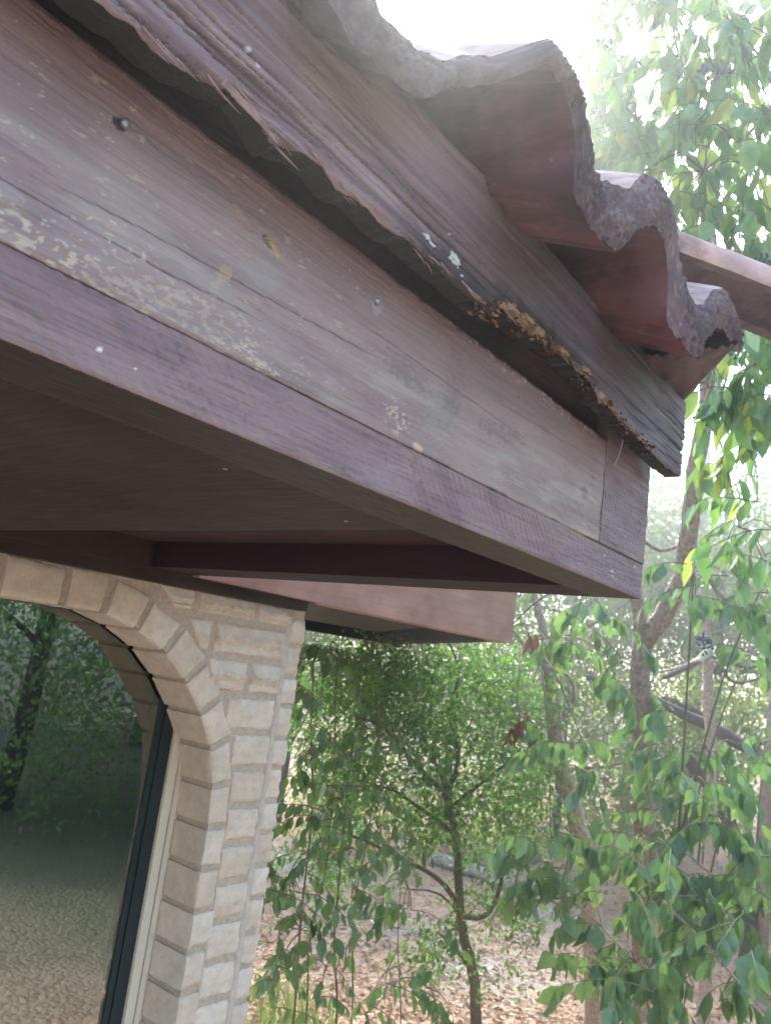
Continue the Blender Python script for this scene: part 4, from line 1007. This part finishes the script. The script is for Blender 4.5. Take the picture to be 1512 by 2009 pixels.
# --- leafy saplings beside the wall
def sapling(label, stems, regs, mat, L=.075):
    stems = [(a, d_, r_ * .6) for a, d_, r_ in stems]; tb = MB(); P0 = None
    for px_pts, d, r in stems:
        P = trunk(tb, px_pts, d, d, r, r * .5, 20, 7)
        if P0 is None: P0 = P
    e = empty('privet_sapling', foot(P0)); tag(e, label, 'sapling', 'privet saplings growing close to the wall'); tb.build('stem', M['twig'], e, True)
    lf, tw = MB(), MB(); region_twigs(lf, tw, regs, L, 1.0, tb.stems, wr=.60); lf.build('crown', M[mat], e, True); tw.build('twigs', M['twig'], e)
sapling('dark heart leaved sapling nearest the brick pier', [([(575, 2009), (590, 1800), (612, 1600), (610, 1430), (616, 1290)], 3.0, .008), ([(600, 2009), (606, 1850), (640, 1700), (655, 1500), (660, 1290)], 3.0, .006)],
        [(600, 1320, 28, 60, 2.7, 3.2, 6), (610, 1480, 35, 70, 2.7, 3.2, 6), (600, 1640, 40, 60, 2.6, 3.2, 7), (560, 1760, 40, 60, 2.5, 3.1, 8), (590, 1850, 60, 50, 2.6, 3.1, 6), (545, 1930, 40, 60, 2.6, 3.0, 6), (640, 1290, 60, 15, 2.8, 3.3, 5)], 'privetdark', .062)
sapling('bushy sapling with dangling leaf strings, second from the brick pier', [([(660, 2009), (655, 1850), (668, 1700), (680, 1560), (700, 1400)], 3.2, .008), ([(690, 2009), (692, 1800), (720, 1650), (740, 1500), (745, 1390)], 3.2, .006)],
        [(670, 1600, 50, 60, 2.8, 3.3, 7), (650, 1720, 50, 60, 2.8, 3.3, 5), (740, 1420, 22, 70, 2.9, 3.3, 6), (690, 1780, 50, 50, 2.8, 3.3, 3), (740, 1640, 50, 30, 2.8, 3.3, 5), (680, 1880, 40, 40, 2.9, 3.3, 3), (640, 1920, 50, 40, 2.8, 3.2, 4)], 'privetdark', .058)
sapling('slender sapling with few leaves low in front of the bare ground', [([(785, 2030), (780, 1850), (785, 1740), (775, 1690)], 3.3, .005)],
        [(800, 1760, 50, 40, 3.0, 3.4, 4), (750, 1760, 20, 30, 3.0, 3.3, 1), (760, 1930, 60, 50, 3.0, 3.4, 5), (840, 1960, 60, 40, 3.0, 3.4, 4)], 'privetdark', .066)
# --- dead white stem
tb = MB(); P = trunk(tb, [(765, 1760), (775, 1700), (792, 1640), (800, 1570), (815, 1510), (818, 1440)], 6.0, 6.0, .035, .020, 16, 7)
e = empty('dead_tree', foot(P)); tag(e, 'bleached bare dead stem standing behind the oak', 'dead tree'); tb.build('trunk', M['barkwhite'], e, True)
tb = MB(); branch(tb, [(800, 1580), (830, 1540), (850, 1500)], 6, 6, .015, .005); tb.build('branch', M['barkwhite'], e, True)

# --- background trees, each with trunk, limbs and a loose crown
def back_tree(label, px, d, h, cr, n, mat='far', bark='barkdark', lean=0.0, L=.07, low=.35):
    f = at(px, 1500, d); f = np.array([f[0], f[1], float(ground_h(f[0], f[1])) - .05])
    e = empty('background_tree', tuple(f)); tag(e, label, 'tree', 'trees in the woods behind')
    tb = MB(); side = CAM[:, 0]
    P = smooth_line([f, f + [0, 0, h * .3] + side * lean * .3, f + [0, 0, h * .55] + side * lean, f + [0, 0, h * .85] + side * lean * 1.4], 18)
    tb.tube(P, [.016 * h, .012 * h, .008 * h, .003 * h], 9, .08)
    cents = []
    for i in range(11):
        t = rng.uniform(.3, .95); p = P[int(t * 17)]; dr = rand_dir(1)[0]; dr[2] = abs(dr[2]) * .5 + .15
        q = p + dr * cr * rng.uniform(.6, 1.0); mid = (p + q) / 2 + [0, 0, -.05 * cr]
        tb.tube(smooth_line([p, mid, q], 8), [.006 * h, .0015 * h], 6); cents.append(q); cents.append(mid)
    tb.build('trunk', M[bark], e, True)
    lf = MB(); cents = np.array(cents); K = n // 20
    C = cents[rng.integers(0, len(cents), K)] + rng.normal(size=(K, 3)) * cr * .26
    C[:, 2] = np.maximum(C[:, 2], f[2] + h * low * rng.uniform(.5, 1.2, K))
    Pp = (C[:, None, :] + rng.normal(size=(K, 20, 3)) * L * 2.0).reshape(-1, 3); m_ = len(Pp)
    D = rand_dir(m_) + [0, 0, -.3]; Nn = rand_dir(m_); Ls = L * rng.uniform(.7, 1.4, m_); add_leaves(lf, Pp, D, Nn, Ls, Ls * .5, True)
    lf.build('crown', M[mat], e)
    return e
back_tree('pale green woodland tree seen right below the farther eave', 700, 8.0, 3.6, 1.3, 9000, L=.06, low=.2)
back_tree('woodland tree with thin crown behind the oak, left of the leaning trunk', 880, 10.0, 4.2, 1.6, 11000, L=.07, low=.2)
back_tree('woodland tree showing sky gaps between leaning and forked trunks', 1100, 9.5, 4.0, 1.4, 7000, L=.07, low=.2)
back_tree('tall woodland tree directly behind the forked trunk', 1230, 12.0, 5.2, 1.9, 11000, L=.085, low=.2)
back_tree('tall woodland tree behind the thin straight trunk', 1400, 10.0, 5.4, 1.9, 11000, L=.08, low=.15)
back_tree('tall woodland tree at the right edge of the view', 1560, 9.0, 6.0, 1.8, 10000, L=.08, low=.15)
back_tree('highest pale crown rising behind the berry clusters', 1350, 14.0, 12.0, 3.0, 8000, L=.13, low=.3)
back_tree('low bushy woodland tree behind the saplings by the pier', 560, 9.0, 3.4, 1.4, 7000, L=.06, low=.15)
# dark arching oak limb at the right
tb = MB()
P = trunk(tb, [(1470, 1760), (1445, 1650), (1400, 1560), (1340, 1480)], 5.6, 5.5, .06, .04, 20)
branch(tb, [(1560, 1560), (1500, 1490), (1440, 1452), (1380, 1420), (1310, 1385), (1230, 1350), (1150, 1330)], 5.2, 5.8, .055, .022, 9, 26)
branch(tb, [(1420, 1440), (1360, 1395), (1300, 1370)], 6.5, 6.6, .04, .02)
branch(tb, [(1380, 1340), (1420, 1300), (1470, 1310), (1530, 1290)], 6.0, 6.0, .02, .008)
branch(tb, [(1300, 1330), (1350, 1310), (1400, 1290), (1440, 1340), (1520, 1320)], 6.2, 6.2, .02, .008)
e = empty('old_oak', foot(P)); tag(e, 'old oak with a dark arching limb crossing behind the thin trunk', 'tree'); tb.build('trunk', M['barkdark'], e, True)
lf = MB(); small_cloud(lf, [(1330, 1420, 150, 60, 6.4, 7.6, 1600), (1450, 1400, 100, 60, 6.4, 7.6, 1200), (1200, 1560, 90, 110, 6.5, 8, 1800), (1330, 1560, 80, 90, 6.8, 8, 1200)], .06, .2); lf.build('crown', M['far'], e)
tb = MB(); P = trunk(tb, [(1488, 2009), (1492, 1800), (1502, 1600), (1518, 1400), (1550, 1200)], 5.6, 5.6, .055, .035)
e = empty('bare_trunk', foot(P)); tag(e, 'brown trunk at the lower right edge behind the leaf sprays', 'tree'); tb.build('trunk', M['bark'], e, True)

# --- dead leaves hanging
lf = MB(); tw = MB()
for px, py, n_ in ((1018, 1405, 6), (1012, 1420, 5), (1050, 1250, 7)):
    c = at(px, py, 3.3); add_leaves(lf, c + rng.normal(size=(n_, 3)) * .018, rng.normal(size=(n_, 3)) * .3 + [0, 0, -1], rand_dir(n_), np.full(n_, .10), np.full(n_, .03))
lf.build('dead_leaves', M['dead'], oakT)

# --- undergrowth, litter, logs and stones
lf = MB()
def scatter_px(n_, x0, x1, y0, y1):
    out = []
    while len(out) < n_:
        r = ray(rng.uniform(x0, x1), rng.uniform(y0, y1))
        if r[2] < -1: out.append(r * (GZ / r[2]))
    return np.array(out)
Q = np.vstack([scatter_px(420, 600, 1600, 1540, 1690), np.stack([rng.uniform(4.5, 10, 420), rng.uniform(-7, -1.2, 420), np.full(420, GZ)], -1)])
for q in Q:
    k = 24; mir = q[1] < -.5; q[2] = float(ground_h(q[0], q[1])); hh = rng.uniform(.2, .9)
    Pp = q + rng.normal(size=(k, 3)) * [.25, .25, 0] + np.stack([np.zeros(k), np.zeros(k), rng.uniform(0, hh, k)], -1)
    Ls = (.026 if mir else .07) * rng.uniform(.6, 1.4, k); add_leaves(lf, Pp, rand_dir(k) + [0, 0, .4], rand_dir(k), Ls, Ls * .45, True)
tag(lf.build('undergrowth', M['far']), 'low scrubby undergrowth at the far edge of the clearing', 'undergrowth', kind='stuff')
lf = MB(); Q = scatter_px(14000, 380, 1600, 1640, 2250); nq = len(Q)
Q[:, 2] = ground_h(Q[:, 0], Q[:, 1]) + rng.uniform(.004, .03, nq)
D = rand_dir(nq); D[:, 2] *= .25; Nn = rng.normal(size=(nq, 3)) * .35 + [0, 0, 1]; Ls = rng.uniform(.03, .065, nq)
add_leaves(lf, Q, D, Nn, Ls, Ls * .5, True)
tag(lf.build('leaf_litter', M['litter']), 'tan fallen leaves covering the ground', 'leaf litter', kind='stuff')
lf = MB(); Q = scatter_px(45, 500, 620, 1985, 2200)
for q in Q:
    k = 16; q[2] = GZ; Ls = rng.uniform(.12, .3, k); add_leaves(lf, q + rng.normal(size=(k, 3)) * [.08, .08, 0], rng.normal(size=(k, 3)) * .35 + [0, 0, 1], rand_dir(k), Ls, np.full(k, .008), True)
tag(lf.build('grass', M['far']), 'yellow green grass tufts at the foot of the saplings', 'grass', kind='stuff')
def on_ground(px, py):
    r = ray(px, py); p = r * (GZ / r[2]); p[2] = float(ground_h(p[0], p[1])); return p
for lab, a, c, r in (('grey fallen log lying behind the oak trunk', (850, 1700), (1010, 1755), .07), ('shorter grey log beside the bigger fallen one', (930, 1690), (1050, 1700), .05)):
    p, q = on_ground(*a), on_ground(*c); m = MB(); m.tube(smooth_line([p + [0, 0, r * .7], (p + q) / 2 + [0, 0, r * .9], q + [0, 0, r * .6]], 14), [r, r * .8], 10, .12)
    tag(m.build('fallen_log', M['rock'], smooth=True), lab, 'log')
def rock(px, py, r, lab):
    c = on_ground(px, py); m = MB(); V = []
    for a in range(9):
        for k in range(12):
            th = math.pi * (a + .5) / 9; ph = 2 * math.pi * k / 12; u = Vector((math.sin(th) * math.cos(ph), math.sin(th) * math.sin(ph), .6 * math.cos(th)))
            q = r * (1 + .35 * mn.noise(u * 1.6 + Vector((px, 0, 0)))); V.append(c + np.array(u) * q + [0, 0, r * .2])
    m.add(V, [(a * 12 + k, a * 12 + 12 + k, a * 12 + 12 + (k + 1) % 12, a * 12 + (k + 1) % 12) for a in range(8) for k in range(12)] + [tuple(range(12)), tuple(96 + k for k in range(12))[::-1]])
    tag(m.build('rock', M['rock'], smooth=True), lab, 'rock', 'grey stones in the clearing')
rock(700, 1800, .10, 'grey stone behind the second sapling')
rock(1050, 1690, .12, 'grey stone left of the leaning trunk')

# --- trees on the lawn side, seen mirrored in the window
def mirror_tree(label, x, y, h, cr, n, L=.08, mat='mirrorbright'):
    n = int(n * 1.7)
    f = np.array([x, y, float(ground_h(x, y)) - .03]); e = empty('garden_tree', tuple(f)); tag(e, label, 'tree', 'trees mirrored in the window glass')
    tb = MB(); P = smooth_line([f, f + [.1, 0, h * .3], f + [-.1, .1, h * .6], f + [0, 0, h * .9]], 14); tb.tube(P, [.02 * h, .008 * h], 8, .06)
    for i in range(7):
        p = P[rng.integers(4, 12)]; dr = rand_dir(1)[0]; dr[2] = abs(dr[2]) * .4; tb.tube(smooth_line([p, p + dr * cr * .5, p + dr * cr], 6), [.007 * h, .002 * h], 6)
    tb.build('trunk', M['barkdark'], e, True)
    K = n // 16; C = P[rng.integers(3, 14, K)] + rand_dir(K) * cr * rng.uniform(.25, 1, K)[:, None] ** .6
    Pp = (C[:, None, :] + rng.normal(size=(K, 16, 3)) * L * 1.6).reshape(-1, 3); m_ = len(Pp); Ls = L * rng.uniform(.7, 1.3, m_)
    lf = MB(); add_leaves(lf, Pp, rand_dir(m_) + [0, 0, -.3], rand_dir(m_), Ls, Ls * .5, True); lf.build('crown', M[mat], e)
mirror_tree('bushy green tree mirrored at the left of the window', 6.6, -2.2, 4.4, 1.9, 16000, .07)
mirror_tree('bright green tree mirrored beside the dark sash', 8.0, -3.5, 5.2, 2.4, 18000, .09)
mirror_tree('dim tree mirrored high in the arch', 4.4, -5.0, 6.0, 2.2, 14000)
mirror_tree('distant tree mirrored behind the others', 8.5, -8.5, 7.5, 2.8, 10000, .13, 'far')
mirror_tree('low round bush mirrored at the lawn edge', 6.6, -1.2, 1.9, 1.1, 9000, .06)
mirror_tree('spreading tree mirrored low in the window', 11.5, -5.5, 6.0, 2.6, 9000, .12, 'far')

# ================================================================== ADDED GLARE HAZE
hz = MB(); hz.box((-40.5, -40.5, -3.2), (48.5, 48.5, 12.5))
hm = bpy.data.materials.new('glare_haze'); hm.use_nodes = True; nt = hm.node_tree
nt.nodes.remove(nt.nodes['Principled BSDF'])
pv = nt.nodes.new('ShaderNodeVolumePrincipled'); pv.inputs['Color'].default_value = (.93, .97, 1.0, 1)
pv.inputs['Density'].default_value = 0.036; pv.inputs['Anisotropy'].default_value = 0.83  # air volume added so the sun throws a veiling glow
nt.links.new(pv.outputs[0], nt.nodes['Material Output'].inputs['Volume'])
HAZE = True
if HAZE: tag(hz.build('added_haze', hm), 'thin backlit air volume added to spread the sun glare', 'added_haze', kind='stuff')
